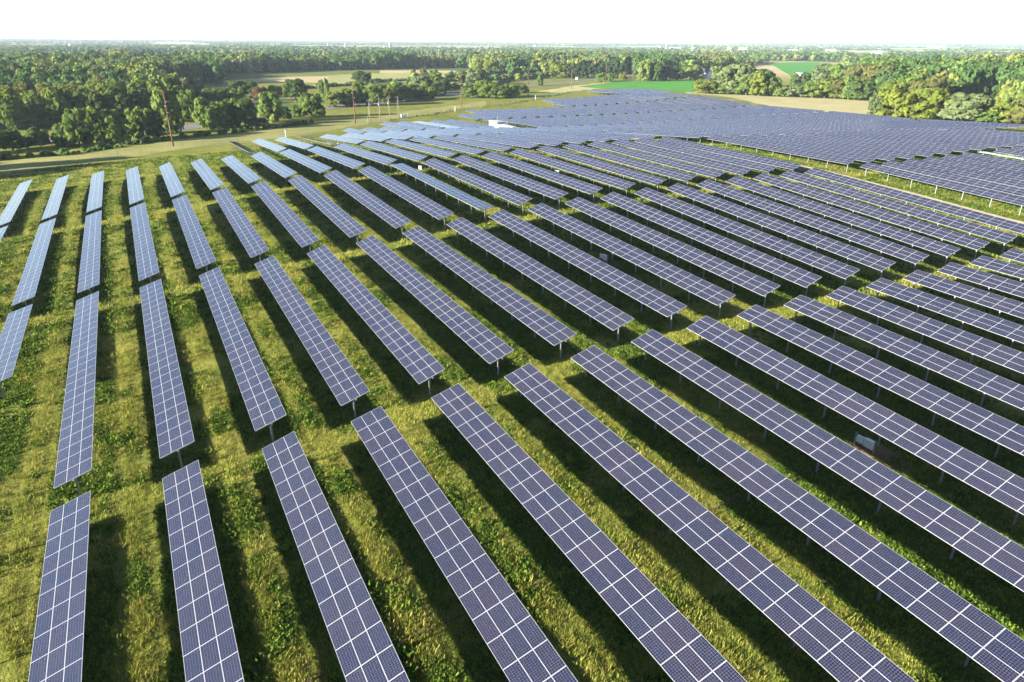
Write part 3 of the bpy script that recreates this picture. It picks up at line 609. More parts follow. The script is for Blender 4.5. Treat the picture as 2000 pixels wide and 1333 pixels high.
# ------------------------------------------------------------------ tall rust-brown line poles and wires
d0 = (RED[0][0] - (RED[1][0] - RED[0][0]), RED[0][1] - (RED[1][1] - RED[0][1]))
reds = [(d0[0], d0[1], 19.2)] + [tuple(p) for p in RED]
e = (RED[-1][0] - RED[-2][0], RED[-1][1] - RED[-2][1])
for i in (1, 2, 3, 4): reds.append((RED[-1][0] + e[0] * 1.25 * i, RED[-1][1] + e[1] * 1.25 * i, 18.5))
FR = (0.985, 0.80, 0.72, 0.61)
where = ['out of frame at the left end of the line', 'nearest in view, before the tree belt at left', 'beside the four wooden poles', 'behind the inverter shelter', 'left of the green crop field edge', 'at the dry grass by the road', 'standing in the green crop field', 'at the back edge of the green crop field', 'rising from the right-hand woods, nearest of four', 'rising from the right-hand woods, second of four', 'rising from the right-hand woods, third of four', 'rising from the right-hand woods, farthest']
line = np.array([reds[-1][0] - reds[0][0], reds[-1][1] - reds[0][1]]); line /= np.linalg.norm(line); side = np.array([line[1], -line[0]])
att = []
for i, (x, y, h) in enumerate(reds):
    z = g1(x, y); r = empty('line_pole', (x, y, z))
    mb = MB(); mb.path([(0, 0, -.5), (0, 0, h * .5), (0, 0, h)], [.29, .24, .16], 10); link('shaft', mb.mesh('shaft', M['rustpole'], True), r)
    at = [(x, y, z + h)]
    for j, fr in enumerate(FR[1:]):
        s = 1 if j != 1 else -1; v = Vector((side[0] * s, side[1] * s, .25)).normalized(); a = Vector((0, 0, h * fr)); b = a + v * 0.95
        mb = MB(); mb.tube(a, b, .05, .04, 6)
        for q in range(5): c = a + v * (.35 + q * .12); mb.tube(c, c + v * .05, .11, .11, 8)
        link('insulator', mb.mesh('insulator', M['insul'], False), r); at.append((x + b.x, y + b.y, z + b.z))
    att.append(at)
    tag(r, 'tall rust-brown line pole ' + where[i], 'utility pole', 'rust-brown poles of the power line')
names = ['shield wire at the pole tops', 'upper conductor wire', 'middle conductor wire on the far side', 'lower conductor wire']
for j in range(4):
    mb = MB(); pts = []
    for i in range(len(att) - 1):
        a = Vector(att[i][j]); b = Vector(att[i + 1][j])
        for s in range(12):
            t = s / 12; p = a.lerp(b, t); p.z -= 4 * (1.6 if j else 1.0) * t * (1 - t); pts.append(p)
    pts.append(Vector(att[-1][j])); mb.path(pts, [.02] * len(pts), 4)
    tag(link('overhead_wire', mb.mesh('overhead_wire', M['wire'])), names[j] + ' strung along the rust-brown poles', 'wire', 'wires of the power line')

# four weathered wooden poles with crossarms
wl = ['leftmost of the four short wooden poles, with switch gear on a lower arm', 'second of the four short wooden poles, with two drum transformers', 'third of the four short wooden poles, with a capacitor cluster', 'rightmost of the four short wooden poles, greenish with two lower arms']
for i, (x, y, h) in enumerate(UTIL):
    z = g1(x, y); r = empty('wooden_pole', (x, y, z), math.atan2(line[1], line[0]))
    mb = MB(); mb.path([(0, 0, -.4), (0, 0, h)], [.19, .13], 10); link('shaft', mb.mesh('shaft', M['wood'], True), r)
    mb = MB(); mb.box(-1.25, 1.25, .14, .26, h - .62, h - .48)
    for q in (-1.15, -.5, .5, 1.15): mb.tube((q, .2, h - .48), (q, .2, h - .2), .045)
    link('crossarm', mb.mesh('crossarm', M['armwood']), r)
    mb = MB(); mb.box(-.95, .95, -.26, -.14, h - 2.55, h - 2.43)
    for q in (-.85, -.3, .3, .85): mb.tube((q, -.2, h - 2.43), (q, -.2, h - 2.1), .06); mb.tube((q, -.2, h - 2.9), (q, -.2, h - 2.55), .05)
    link('equipment_arm', mb.mesh('equipment_arm', M['armwood']), r)
    if i in (1, 2):
        for s in (-.42, .42):
            mb = MB(); mb.tube((s, .05, h - 3.4), (s, .05, h - 2.62), .25, .25, 12); mb.tube((s, .05, h - 2.62), (s, .05, h - 2.52), .2, .12, 12)
            link('transformer', mb.mesh('transformer', M['insul']), r)
    if i in (0, 3):
        mb = MB(); mb.box(-.75, .75, .2, .3, h - 3.5, h - 3.38)
        for q in (-.6, 0, .6): mb.tube((q, .3, h - 3.9), (q, .3, h - 3.3), .06)
        link('lower_arm', mb.mesh('lower_arm', M['armwood']), r)
        mb = MB(); mb.tube((0, 0, h - 3), (-2.2 if i == 0 else 2.2, .6, 0), .02, .02, 5); link('guy_wire', mb.mesh('guy_wire', M['wire']), r)
    tag(r, wl[i], 'utility pole', 'short wooden poles by the fence')
# white sensor masts
for (x, y, h), lb in zip(MAST, ('white camera mast at the fence behind the dark tipped table', 'white camera mast at the fence before the third rust-brown pole', 'white camera mast at the fence far corner')):
    r = empty('camera_mast', (x, y, g1(x, y)))
    mb = MB(); mb.tube((0, 0, -.3), (0, 0, h), .10, .08); link('mast', mb.mesh('mast', M['white'], True), r)
    mb = MB(); mb.box(-.18, .18, -.14, .14, h * .45, h * .62); link('junction_box', mb.mesh('junction_box', M['white']), r)
    mb = MB(); mb.box(-.12, .5, -.13, .13, h, h + .26); ch = link('camera_head', mb.mesh('camera_head', M['white']), r)
    mb = MB(); mb.tube((.503, 0, h + .13), (.6, 0, h + .13), .09); link('lens', mb.mesh('lens', M['glass']), ch)
    tag(r, lb, 'camera mast', 'white masts along the fence')
# meter cabinets by the poles
r = empty('meter_cabinet', (128.6, 358.6, g1(128.6, 358.6)))
for q in (-1.5, 0.2):
    mb = MB(); mb.box(q - .5, q + .5, -.3, .3, .4, 2.0); mb.box(q - .42, q + .42, -.33, -.303, .5, 1.9); link('cabinet', mb.mesh('cabinet', M['white']), r)
    mb = MB(); mb.box(q - .4, q - .3, -.05, .05, -.3, .399); mb.box(q + .3, q + .4, -.05, .05, -.3, .399); link('leg', mb.mesh('leg', M['steel']), r)
mb = MB(); mb.tube((1.6, 0, -.2), (1.6, 0, 2.4), .05); link('stake', mb.mesh('stake', M['white']), r)
tag(r, 'pair of white meter cabinets by the fence right of the wooden poles', 'electrical cabinet')

# ------------------------------------------------------------------ buildings far away
def gable(name, x, y, L, W, H, RH, rot, wall, roof, label, cat, windows=3, door=True):
    r = empty(name, (x, y, g1(x, y)), rot); mb = MB()
    a, b = L / 2, W / 2
    mb.box(-a, a, -b, b, -.5, H, 0, None, 't')
    mb.quad([(-a, -b, H), (-a, 0, H + RH), (-a, b, H)][::-1]); mb.quad([(a, -b, H), (a, 0, H + RH), (a, b, H)])
    link('wall', mb.mesh('wall', wall), r)
    mb = MB(); o = .4
    for s in (-1, 1):
        p = [(-a - o, s * (b + o), H - o * RH / b), (a + o, s * (b + o), H - o * RH / b), (a + o, 0, H + RH + .02), (-a - o, 0, H + RH + .02)]
        mb.quad(p if s < 0 else p[::-1]); mb.quad([(q[0], q[1], q[2] + .18) for q in (p if s < 0 else p[::-1])])
        mb.quad([p[0], p[1], (p[1][0], p[1][1], p[1][2] + .18), (p[0][0], p[0][1], p[0][2] + .18)])
        for e0, e1 in ((0, 3), (1, 2)): mb.quad([p[e0], p[e1], (p[e1][0], p[e1][1], p[e1][2] + .18), (p[e0][0], p[e0][1], p[e0][2] + .18)])
    link('roof', mb.mesh('roof', roof), r)
    for i in range(windows):
        wx = -a + (i + .5) * L / windows; mb = MB()
        for s in (-1, 1): mb.box(wx - .5, wx + .5, min(s * (b + .003), s * (b + .03)), max(s * (b + .003), s * (b + .03)), H * .45, H * .75)
        link('window', mb.mesh('window', M['glass']), r)
    if door:
        mb = MB(); mb.box(a + .003, a + .05, -1.3, 1.3, 0, min(H * .8, 3.4)); link('door', mb.mesh('door', M['roofgrey']), r)
    tag(r, label, cat); return r
def silo(x, y, h, rad, label, dome=M['roofgrey']):
    r = empty('silo', (x, y, g1(x, y))); mb = MB(); mb.tube((0, 0, -.5), (0, 0, h), rad, rad, 20)
    for i in range(int(h / 2)): mb.tube((0, 0, i * 2 + .6), (0, 0, i * 2 + .72), rad + .05, rad + .05, 20)
    link('barrel', mb.mesh('barrel', M['concrete']), r)
    mb = MB(); prof = [(rad, h), (rad * .85, h + rad * .45), (rad * .5, h + rad * .75), (.15, h + rad * .9)]
    for (r0, z0), (r1, z1) in zip(prof[:-1], prof[1:]): mb.tube((0, 0, z0 + .004), (0, 0, z1 + .004), r0, r1, 20)
    link('dome', mb.mesh('dome', dome), r); tag(r, label, 'silo')
B = BARN
gable('barn', B[0][0], B[0][1], 60, 16, 6, 7, .3, M['white'], M['roofgrey'], 'long white barn beside the tall silo in the tan field', 'barn', 6)
gable('barn', B[0][0] - 18, B[0][1] + 30, 26, 18, 9, 9, 1.2, M['white'], M['white'], 'white gable barn left of the tall silo in the tan field', 'barn', 3)
silo(B[0][0] + 4, B[0][1] + 24, 24, 5, 'tall grey silo standing between the white barns in the tan field')
gable('barn', B[2][0], B[2][1], 75, 20, 8, 5, .1, M['white'], M['white'], 'long low white barn right of the white silo above the middle woods', 'barn', 6)
gable('barn', B[2][0] - 130, B[2][1] + 120, 110, 16, 6, 4, .25, M['offwhite'], M['roofgrey'], 'very long low shed left of the white silo above the middle woods', 'shed', 8)
silo(B[3][0] - 25, B[3][1], 24, 5, 'white silo beside the long barn above the middle woods', M['white'])
gable('farmhouse', B[4][0], B[4][1], 30, 18, 8, 10, .9, M['white'], M['offwhite'], 'white steep-roofed house among trees right of centre', 'house', 3)
silo(B[5][0], B[5][1], 17, 5, 'left of two grey silos on the horizon left of centre')
silo(B[6][0], B[6][1], 18, 5.5, 'right of two grey silos on the horizon left of centre')
silo(B[7][0] + 35, B[7][1], 16, 4, 'white silo on the horizon at left', M['white'])
gable('house', HOUSE[0], HOUSE[1], 14, 9, 6.5, 4, 1.9, M['white'], M['roofdark'], 'white house with dark roof between trees by the green crop field', 'house', 3)
hx = [(1655.0, 2035, 50, 26, 'white warehouse behind the right tree belt'), (1712, 1900, 36, 18, 'blue-grey roofed shed right of the white warehouse')]
for x, y, l, wd, lb in hx: gable('warehouse', x, y, l, wd, 9, 4, .5, M['white'], M['white'] if 'ware' in lb[:16] else M['roofgrey'], lb, 'warehouse', 4)
gable('shed', 697, 592, 16, 9, 4, 2, .4, M['white'], M['white'], 'white flat shed at the foot of the distant green crop field', 'shed', 2)
rs = random.Random(5)
for i, (ang, dist) in enumerate([(49, 3300), (51.5, 3700), (54.5, 3200), (57, 3900), (60.5, 3400), (62, 2900), (63.5, 3600), (45.5, 4200), (42, 4600), (39.5, 5200), (30.0, 5200), (33, 5600), (64.5, 3100)]):
    x, y = dist * math.sin(math.radians(ang)), dist * math.cos(math.radians(ang))
    gable('far_building', x, y, rs.uniform(16, 46), rs.uniform(12, 20), rs.uniform(5, 8), rs.uniform(2, 4), rs.uniform(0, 3), M['white'], M['white'], f'white building near the horizon, {ordw(i + 1)} nearest the right of a scattered row' if False else 'small white building in the trees near the horizon', 'building', 4)['group'] = 'white buildings near the horizon'

# ------------------------------------------------------------------ vehicles on the road
def vehicle(x, y, rot, kind, label):
    r = empty(kind, (x, y, g1(x, y) + .12), rot)
    body = {'van': M['white'], 'truck': M['white'], 'car': M['redbox']}[kind]
    mb = MB()
    prof = {'van': [(-2.6, .4), (2.6, .4), (2.65, 1.1), (1.7, 1.35), (1.1, 2.2), (-2.55, 2.25)], 'car': [(-2.2, .35), (2.2, .35), (2.2, .85), (1.2, .95), (.6, 1.45), (-1.2, 1.45), (-1.9, .98), (-2.2, .9)],
            'truck': [(1.5, .6), (3.6, .6), (3.6, 1.5), (3.1, 2.6), (1.5, 2.7)]}[kind]
    wd = 1.0 if kind != 'car' else .88; n = len(prof)
    mb.quad([(p[0], -wd, p[1]) for p in prof]); mb.quad([(p[0], wd, p[1]) for p in prof][::-1])
    for i in range(n):
        j = (i + 1) % n; mb.quad([(prof[i][0], -wd, prof[i][1]), (prof[i][0], wd, prof[i][1]), (prof[j][0], wd, prof[j][1]), (prof[j][0], -wd, prof[j][1])])
    link('body', mb.mesh('body', body), r)
    if kind == 'truck':
        mb = MB(); mb.box(-4, 1.4, -1.2, 1.2, .9, 3.6); link('cargo_box', mb.mesh('cargo_box', M['white']), r)
    mb = MB()
    for s in (-1, 1): mb.box(-1.0 if kind != 'truck' else 1.9, 1.0 if kind != 'truck' else 3.0, s * wd - .012 if s < 0 else s * wd + .003, s * wd - .003 if s < 0 else s * wd + .012, {'van': 1.4, 'car': 1.0, 'truck': 1.7}[kind], {'van': 1.95, 'car': 1.35, 'truck': 2.4}[kind])
    link('side_window', mb.mesh('side_window', M['glass']), r)
    for wx in ((-1.6, 1.6) if kind != 'truck' else (-2.8, 2.6)):
        for s in (-1, 1):
            mb = MB(); mb.tube((wx, s * (wd - .22), .36), (wx, s * (wd + .01), .36), .36, .36, 14); wh = link('wheel', mb.mesh('wheel', M['rubber']), r); mb = MB(); mb.tube((wx, s * (wd + .012), .36), (wx, s * (wd + .03), .36), .2, .18, 12); link('hub', mb.mesh('hub', M['steel']), wh)
    tag(r, label, kind)
ra = math.atan2(638 - 598, 421 - 349)
vehicle(VEH[0][0], VEH[0][1], ra, 'van', 'white van on the road above the far tip of the panels')
vehicle(VEH[1][0], VEH[1][1], math.radians(40), 'truck', 'white box truck on the road behind a roadside tree')
vehicle(VEH[2][0], VEH[2][1], ra, 'car', 'dark car on the road at the left end of the round trees')

# ------------------------------------------------------------------ trees
def ico(sub):
    bm = bmesh.new(); bmesh.ops.create_icosphere(bm, subdivisions=sub, radius=1.0)
    v = np.array([tuple(x.co) for x in bm.verts]); f = np.array([[q.index for q in x.verts] for x in bm.faces]); bm.free(); return v, f
def crown_geo(seed, lobes, cards, shape, card=0.13):
    """unit crown: radius 1, z 0..1 ; many leaf-clump cards on jittered lobes. returns verts, quads, tint"""
    g = np.random.default_rng(seed); V = []; T = []
    for l in range(lobes):
        th = g.uniform(0, 2 * math.pi); 
        if shape == 'round':
            h = g.uniform(0.06, 0.90); env = math.sqrt(max(0.02, 1 - ((h - .40) / .62) ** 2)); rr = env * math.sqrt(g.uniform(.15, .55))
        elif shape == 'column':
            h = g.uniform(0.05, 0.92); env = (1 - h ** 3) * .95; rr = env * math.sqrt(g.uniform(.05, .45))
        else:  # wide dome
            h = g.uniform(0.10, 0.86); env = math.sqrt(max(0.02, 1 - ((h - .36) / .64) ** 2)); rr = env * math.sqrt(g.uniform(.25, .65))
        c = np.array([rr * math.cos(th), rr * math.sin(th), h]); lr = g.uniform(.20, .36) * (0.8 if shape == 'column' else 1)
        lz = lr * g.uniform(.38, .58)
        lt = g.uniform(0, 1)
        n = g.normal(size=(cards, 3)); n[:, 2] = np.abs(n[:, 2]) * .9 - .25; n /= np.linalg.norm(n, axis=1)[:, None]
        p = c + n * np.array([lr, lr, lz]) * g.uniform(.72, 1.08, (cards, 1))
        nn = n + g.normal(size=(cards, 3)) * .32; nn /= np.linalg.norm(nn, axis=1)[:, None]
        u = np.cross(nn, g.normal(size=(cards, 3))); u /= np.linalg.norm(u, axis=1)[:, None]; w_ = np.cross(nn, u)
        s = g.uniform(.55, 1.25, (cards, 1)) * card; sz = np.array([1, 1, .55])
        q = np.stack([p - u * s * sz - w_ * s * .7 * sz, p + u * s * .3 * sz - w_ * s * .9 * sz, p + u * s * sz + w_ * s * .5 * sz, p - u * s * .2 * sz + w_ * s * .9 * sz], 1)
        V.append(q.reshape(-1, 3)); T.append(np.clip(lt + g.normal(size=cards) * .22, 0, 1))
    V = np.concatenate(V); F = np.arange(len(V)).reshape(-1, 4); T = np.concatenate(T)
    return V, F, T
def trunk_mesh(seed):
    g = random.Random(seed); mb = MB()
    pts = [(0, 0, -.03), (g.uniform(-.04, .04), g.uniform(-.04, .04), .25), (g.uniform(-.08, .08), g.uniform(-.08, .08), .55), (g.uniform(-.1, .1), g.uniform(-.1, .1), .8)]
    mb.path(pts, [.075, .055, .035, .012], 7)
    for i in range(6):
        z = g.uniform(.22, .6); t = g.uniform(0, 6.28); mb.tube((0, 0, z), (.55 * math.cos(t), .55 * math.sin(t), z + .22), .028, .008, 5)
    return mb.mesh('trunk', M['bark'], True)
CROWN = {}
def crown_set(key, n, lobes, cards, shape, card):
    CROWN[key] = []
    for i in range(n):
        V, F, T = crown_geo(hash(key) % 1000 + i * 17 + len(key), lobes, cards, shape, card)
        CROWN[key].append(np_mesh('crown', V, F, M['leaf_m'], np.stack([T, T, T], 1)))
random.seed(11)
SEEDK = {'round': 1, 'column': 2, 'wide': 3}
for key, n, lobes, cards, card in (('round', 6, 46, 50, .108), ('column', 3, 30, 48, .135), ('wide', 4, 50, 50, .102)):
    CROWN[key] = []
    for i in range(n):
        V, F, T = crown_geo(SEEDK[key] * 100 + i * 17, lobes, cards, key, card)
        CROWN[key].append(np_mesh('crown', V, F, M['leaf_m'], np.stack([T, T, T], 1)))
TRUNKS = [trunk_mesh(i) for i in range(4)]
CNAME = {'m': 'mid green', 'd': 'dark green', 'l': 'pale green', 'y': 'yellow-green', 'Y': 'bright yellow', 'o': 'olive-brown', 'w': 'grey-green', 'r': 'reddish brown', 'p': 'dark green close-set'}
def tree(x, y, h, rad, kind, label, group=None, shape=None, lift=0.10):
    z = g1(x, y); r = empty('broadleaf_tree' if kind != 'p' else 'poplar_tree', (x, y, z))
    if shape is None: shape = 'column' if (kind == 'p' or h > rad * 4.2) else ('wide' if h < rad * 2.0 else 'round')
    c0 = h * lift
    tr = link('trunk', random.choice(TRUNKS), r, (0, 0, 0), (0, 0, random.uniform(0, 6)), 'XYZ', (rad * .9, rad * .9, h * .95))
    cr = link('crown', random.choice(CROWN[shape]), r, (0, 0, c0 * .5), (0, 0, random.uniform(0, 6.28)), 'XYZ', (rad, rad, (h - c0 * .5) * .98))
    cr.material_slots[0].link = 'OBJECT'; cr.material_slots[0].material = M['leaf_' + kind]
    tag(r, label, 'tree', group); return r
def region(x, y):
    px, py, _ = project([x], [y], [g1(x, y)]); px = px[0]; py = py[0]
    if px < 345: return 'in the far left roadside belt'
    if px < 640 and py > 205: return 'in the belt behind the nearest pole'
    if px < 640: return 'beyond the road, left of the meadow'
    if px < 900: return 'behind the wooden poles'
    if px < 1050: return 'left of the far panels'
    if px < 1240: return 'above the far panel tip'
    if px < 1400: return 'behind the green crop field'
    if px < 1690: return 'in the belt behind the corn strip'
    return 'in the right-hand clump'
cnt = {}
order_t = sorted(TREES, key=lambda t: project([t[0]], [t[1]], [0])[0][0])
tot = {}
for t in order_t: tot[(t[4], region(t[0], t[1]))] = tot.get((t[4], region(t[0], t[1])), 0) + 1
for (x, y, h, rad, kind) in order_t:
    rg = region(x, y); key = (kind, rg); cnt[key] = cnt.get(key, 0) + 1
    size = 'low bushy' if h < 6 else ('tall' if h > 15 else 'broad' if rad * 2.2 > h else 'leafy')
    pos = '' if tot[key] == 1 else f', {ordw(cnt[key])} so coloured from left'
    tree(x, y, h, max(rad, .18 * h) * 1.25, kind, f'{size} {CNAME[kind]} tree {rg}{pos}', 'trees ' + rg, lift=.30 if (abs(x - 100) < 60 and kind == 'd' and h > 11) else .0)

for i, (x, y, h) in enumerate(((-52, 246, 14), (-57, 259, 16), (-60, 238, 13), (-72, 262, 15), (-84, 284, 17), (-96, 250, 16), (-78, 236, 12), (-104, 272, 18), (-90, 226, 13), (-68, 302, 16))):
    tree(x, y, h, h * .42, 'md'[i % 2], 'tree of the roadside belt continuing past the left frame edge', 'trees past the left frame edge', lift=0)
# woods: sampled over the real ground, kept off the fields, roads and the solar farm
LX = [-250, 0, 280, 330, 400, 430, 440, 600, 700, 745, 890, 960, 1000, 1090, 1105, 1215, 1240, 1360, 1400, 1420, 1450, 1482, 1500, 1560, 1640, 1680, 1720, 1850, 1900, 1990, 2060, 2300]
LY = [262, 258, 236, 218, 190, 168, 146, 139, 137, 136, 133, 142, 145, 147, 146, 146, 148, 148, 146, 140, 132, 126, 120, 119, 120, 150, 190, 205, 200, 225, 232, 240]
polyF = {'soyfield', 'greenhill', 'tanhill', 'tanright', 'farfield', 'farstub', 'lefttan', 'farright', 'glade', 'stubble', 'palefield', 'hayfield', 'road', 'lawn', 'lane', 'cornstrip', 'mown', 'drygrass'}
POLY = {k: np.array(PATCH[k][0] + PATCH[k][1][::-1]) for k in polyF}
def inside(P, poly):
    x, y = P[:, 0], P[:, 1]; c = np.zeros(len(P), bool); n = len(poly); j = n - 1
    for i in range(n):
        xi, yi = poly[i]; xj, yj = poly[j]
        with np.errstate(divide='ignore', invalid='ignore'):
            cond = ((yi > y) != (yj > y)) & (x < (xj - xi) * (y - yi) / (yj - yi + 1e-12) + xi)
        c ^= cond; j = i
    return c
def sample(r0, r1, n, gap, a0=-14, a1=71):
    r = np.sqrt(rng.uniform(r0 * r0, r1 * r1, n)); a = np.radians(rng.uniform(a0, a1, n))
    P = np.stack([r * np.sin(a), r * np.cos(a)], 1)
    z = gz(P[:, 0], P[:, 1]); px, py, _ = project(P[:, 0], P[:, 1], z)
    keep = (py < np.interp(px, LX, LY)) & (px > -300) & (px < 2350)
    keep &= ~((P[:, 0] < 420) & (P[:, 0] > -60) & (P[:, 1] < 300) & (P[:, 0] < 345))
    for k in polyF: keep &= ~inside(P, POLY[k])
    if gap is not None:
        s1, thr = gap; keep &= (N1(P[:, 0] + 900, P[:, 1], s1) * .65 + N2(P[:, 0], P[:, 1] + 400, s1 * .4) * .35) > thr
    return P[keep], z[keep]
# thin the near wood so that trunks keep their distance (grid hashing)
def thin(P, z, d):
    seen = {}; ok = []
    for i, (x, y) in enumerate(P):
        k = (int(x // d), int(y // d))
        if any(math.hypot(x - P[j][0], y - P[j][1]) < d for a in (-1, 0, 1) for b in (-1, 0, 1) for j in seen.get((k[0] + a, k[1] + b), ())): continue
        seen.setdefault(k, []).append(i); ok.append(i)
    return P[ok], z[ok]
hand = np.array([(t[0], t[1]) for t in TREES])
PA, ZA = sample(300, 1150, 26000, (190, 0.20)); PA, ZA = thin(PA, ZA, 7.6)
far_from_hand = np.array([np.min(np.hypot(hand[:, 0] - p[0], hand[:, 1] - p[1])) > 5.0 for p in PA]); PA = PA[far_from_hand]; ZA = ZA[far_from_hand]
ra_ = np.hypot(PA[:, 0], PA[:, 1]); od = np.argsort(ra_); PA, ZA, ra_ = PA[od], ZA[od], ra_[od]
def mixkind(x, y):
    v = float(N3(np.array([x]), np.array([y]), 45)[0]) + random.gauss(0, .16)
    return 'd' if v < .34 else 'm' if v < .56 else 'y' if v < .70 else 'l' if v < .82 else 'o' if v < .9 else 'w'
NIND = 300 - len(TREES) - 10
def wood_h(x, y): return (14.0 + 8.0 * float(N2(np.array([x]), np.array([y]), 70)[0])) * random.uniform(.82, 1.15)
for i in range(min(NIND, len(PA))):
    x, y = PA[i]; k = mixkind(x, y); h = wood_h(x, y); rad = h * random.uniform(.30, .42)
    left = project([x], [y], [0])[0][0] < 800
    rg = 'in the front of the left woods' if left else 'on the wooded slope at right'
    tree(x, y, h, rad, k, f'{CNAME[k]} tree {rg}', f'{CNAME[k]} trees {rg}')
PA, ZA, ra_ = PA[NIND:], ZA[NIND:], ra_[NIND:]

FARCOL = np.array([[.040, .075, .020], [.030, .055, .018], [.075, .105, .026], [.090, .115, .026], [.078, .085, .030], [.060, .090, .036], [.110, .125, .026]])
def forest_geo(P, z, hh, rr, lobes, cards, card, cores, seed, col_noise=45):
    """many trees as arrays: a leafy core (icosphere) plus leaf cards, colour per tree with clump variation"""
    g = np.random.default_rng(seed); n = len(P)
    val = N3(P[:, 0], P[:, 1], col_noise) + g.normal(size=n) * .17
    ci = np.digitize(val, [.34, .54, .66, .76, .86, .96]); base = 1.32 * FARCOL[ci] * g.uniform(.8, 1.2, (n, 1))
    VV = []; FF = []; CC = []; off = 0
    if cores:
        v, f = ico(cores); var = 8
        for k in range(var):
            ids = np.arange(k, n, var)
            if len(ids) == 0: continue
            gv = v * (1 + g.normal(size=(len(v), 1)) * .16)
            gv = gv * np.array([.70, .70, .38]) + np.array([0, 0, .50])
            X = gv[None] * np.stack([rr[ids], rr[ids], hh[ids]], 1)[:, None] + np.concatenate([P[ids], z[ids, None]], 1)[:, None]
            nf = (f[None] + (np.arange(len(ids)) * len(v))[:, None, None]).reshape(-1, 3) + off
            VV.append(X.reshape(-1, 3)); FF.append(np.concatenate([nf, nf[:, 2:3]], 1)); off += X.shape[0] * X.shape[1]
            CC.append((base[ids][:, None] * g.uniform(.8, 1.1, (len(ids), len(f), 1))).reshape(-1, 3))
    var = 16
    for k in range(var):
        ids = np.arange(k, n, var)
        if len(ids) == 0 or cards == 0: continue
        V, F, T = crown_geo(seed * 31 + k, lobes, cards, 'round' if k % 3 else 'wide', card)
        X = V[None] * np.stack([rr[ids], rr[ids], hh[ids]], 1)[:, None] + np.concatenate([P[ids], z[ids, None]], 1)[:, None]
        nf = (F[None] + (np.arange(len(ids)) * len(V))[:, None, None]).reshape(-1, 4) + off
        VV.append(X.reshape(-1, 3)); FF.append(nf); off += X.shape[0] * X.shape[1]
        tt = .72 + .62 * T
        CC.append((base[ids][:, None] * tt[None, :, None] * (1 + (T[None, :, None] - .5) * np.array([.25, .1, -.2]))).reshape(-1, 3))
    return np.concatenate(VV), np.concatenate(FF), np.concatenate(CC)
def fix_mesh(name, V, F, C):
    # triangles stored as degenerate quads are split off
    tri = F[:, 2] == F[:, 3]
    return V, F, C, tri
def forest(name, parts, label):
    V = []; Ft = []; Fq = []; Ct = []; Cq = []; off = 0
    for v, f, c in parts:
        tri = f[:, 2] == f[:, 3]
        V.append(v); Ft.append(f[tri][:, :3] + off); Fq.append(f[~tri] + off); Ct.append(c[tri]); Cq.append(c[~tri]); off += len(v)
    V = np.concatenate(V); Ft = np.concatenate(Ft); Fq = np.concatenate(Fq); Ct = np.concatenate(Ct); Cq = np.concatenate(Cq)
    me = bpy.data.meshes.new(name); me.vertices.add(len(V)); me.vertices.foreach_set('co', V.astype(np.float32).ravel())
    nl = Ft.size + Fq.size; me.loops.add(nl); me.loops.foreach_set('vertex_index', np.concatenate([Ft.ravel(), Fq.ravel()]).astype(np.int32))
    nt_, nq = len(Ft), len(Fq); me.polygons.add(nt_ + nq)
    ls = np.concatenate([np.arange(nt_) * 3, nt_ * 3 + np.arange(nq) * 4]).astype(np.int32)
    me.polygons.foreach_set('loop_start', ls); me.polygons.foreach_set('loop_total', np.concatenate([np.full(nt_, 3), np.full(nq, 4)]).astype(np.int32))
    me.update(calc_edges=True)
    at = me.attributes.new('tint', 'FLOAT_COLOR', 'FACE'); C = np.concatenate([Ct, Cq])
    at.data.foreach_set('color', np.concatenate([C, np.ones((len(C), 1))], 1).astype(np.float32).ravel())
    me.materials.append(M['far_leaf'])
    return tag(link(name, me), label, 'woodland', kind='stuff')
g = np.random.default_rng(21)
hA = np.array([wood_h(*p) for p in PA]); rA = hA * g.uniform(.32, .46, len(PA))
partA = forest_geo(PA, ZA, hA, rA, 26, 15, .155, 1, 5)
PB, ZB = sample(1150, 2700, 42000, (330, 0.40)); PB, ZB = thin(PB, ZB, 13.0)
hB = g.uniform(10, 17, len(PB)); rB = hB * g.uniform(.42, .62, len(PB))
partB = forest_geo(PB, ZB, hB, rB, 10, 9, .25, 1, 6, 90)
PC, ZC = sample(2700, 10500, 60000, (700, 0.50)); 
hC = g.uniform(9, 16, len(PC)); rC = g.uniform(10, 20, len(PC))
partC = forest_geo(PC, ZC, hC, rC, 3, 6, .34, 1, 7, 300)
forest('distant_woods', [partA, partB, partC], 'wooded countryside reading as one mass out to the horizon')
# shrubs in the meadow, roadside and fence-line scrub: one mass each
def scrub(name, pts, h0, h1, seed, label, dens):
    P = []; pts = np.array(pts); gg = np.random.default_rng(seed)
    for a, b in zip(pts[:-1], pts[1:]):
        n = int(np.hypot(*(b - a)) * dens); t = gg.uniform(0, 1, n)[:, None]; P.append(a + (b - a) * t + gg.normal(size=(n, 2)) * 1.4)
    P = np.concatenate(P); z = gz(P[:, 0], P[:, 1]); h = gg.uniform(h0, h1, len(P)); r = h * gg.uniform(.5, .9, len(P))
    f = forest_geo(P, z - .15 * h, h, r, 8, 12, .20, 1, seed, 12); 
    forest(name, [f, f] if False else [f], label)
A_, B_ = np.array(PATCH['mown'][0]), np.array(PATCH['mown'][1])
scrub('roadside_scrub', A_[:6] + np.array([-1, 5]), .8, 2.6, 41, 'low dark scrub under the roadside trees', .9)
mpts = np.array([[205, 690], [240, 700], [300, 700], [330, 680]]); scrub('meadow_scrub', mpts, 1.5, 4.0, 42, 'dark hedge of shrubs across the pale meadow', .7)
scrub('meadow_hedge', [[120, 610], [160, 640], [200, 655]], 1.5, 4.5, 43, 'brownish hedge at the near edge of the pale meadow', .8)
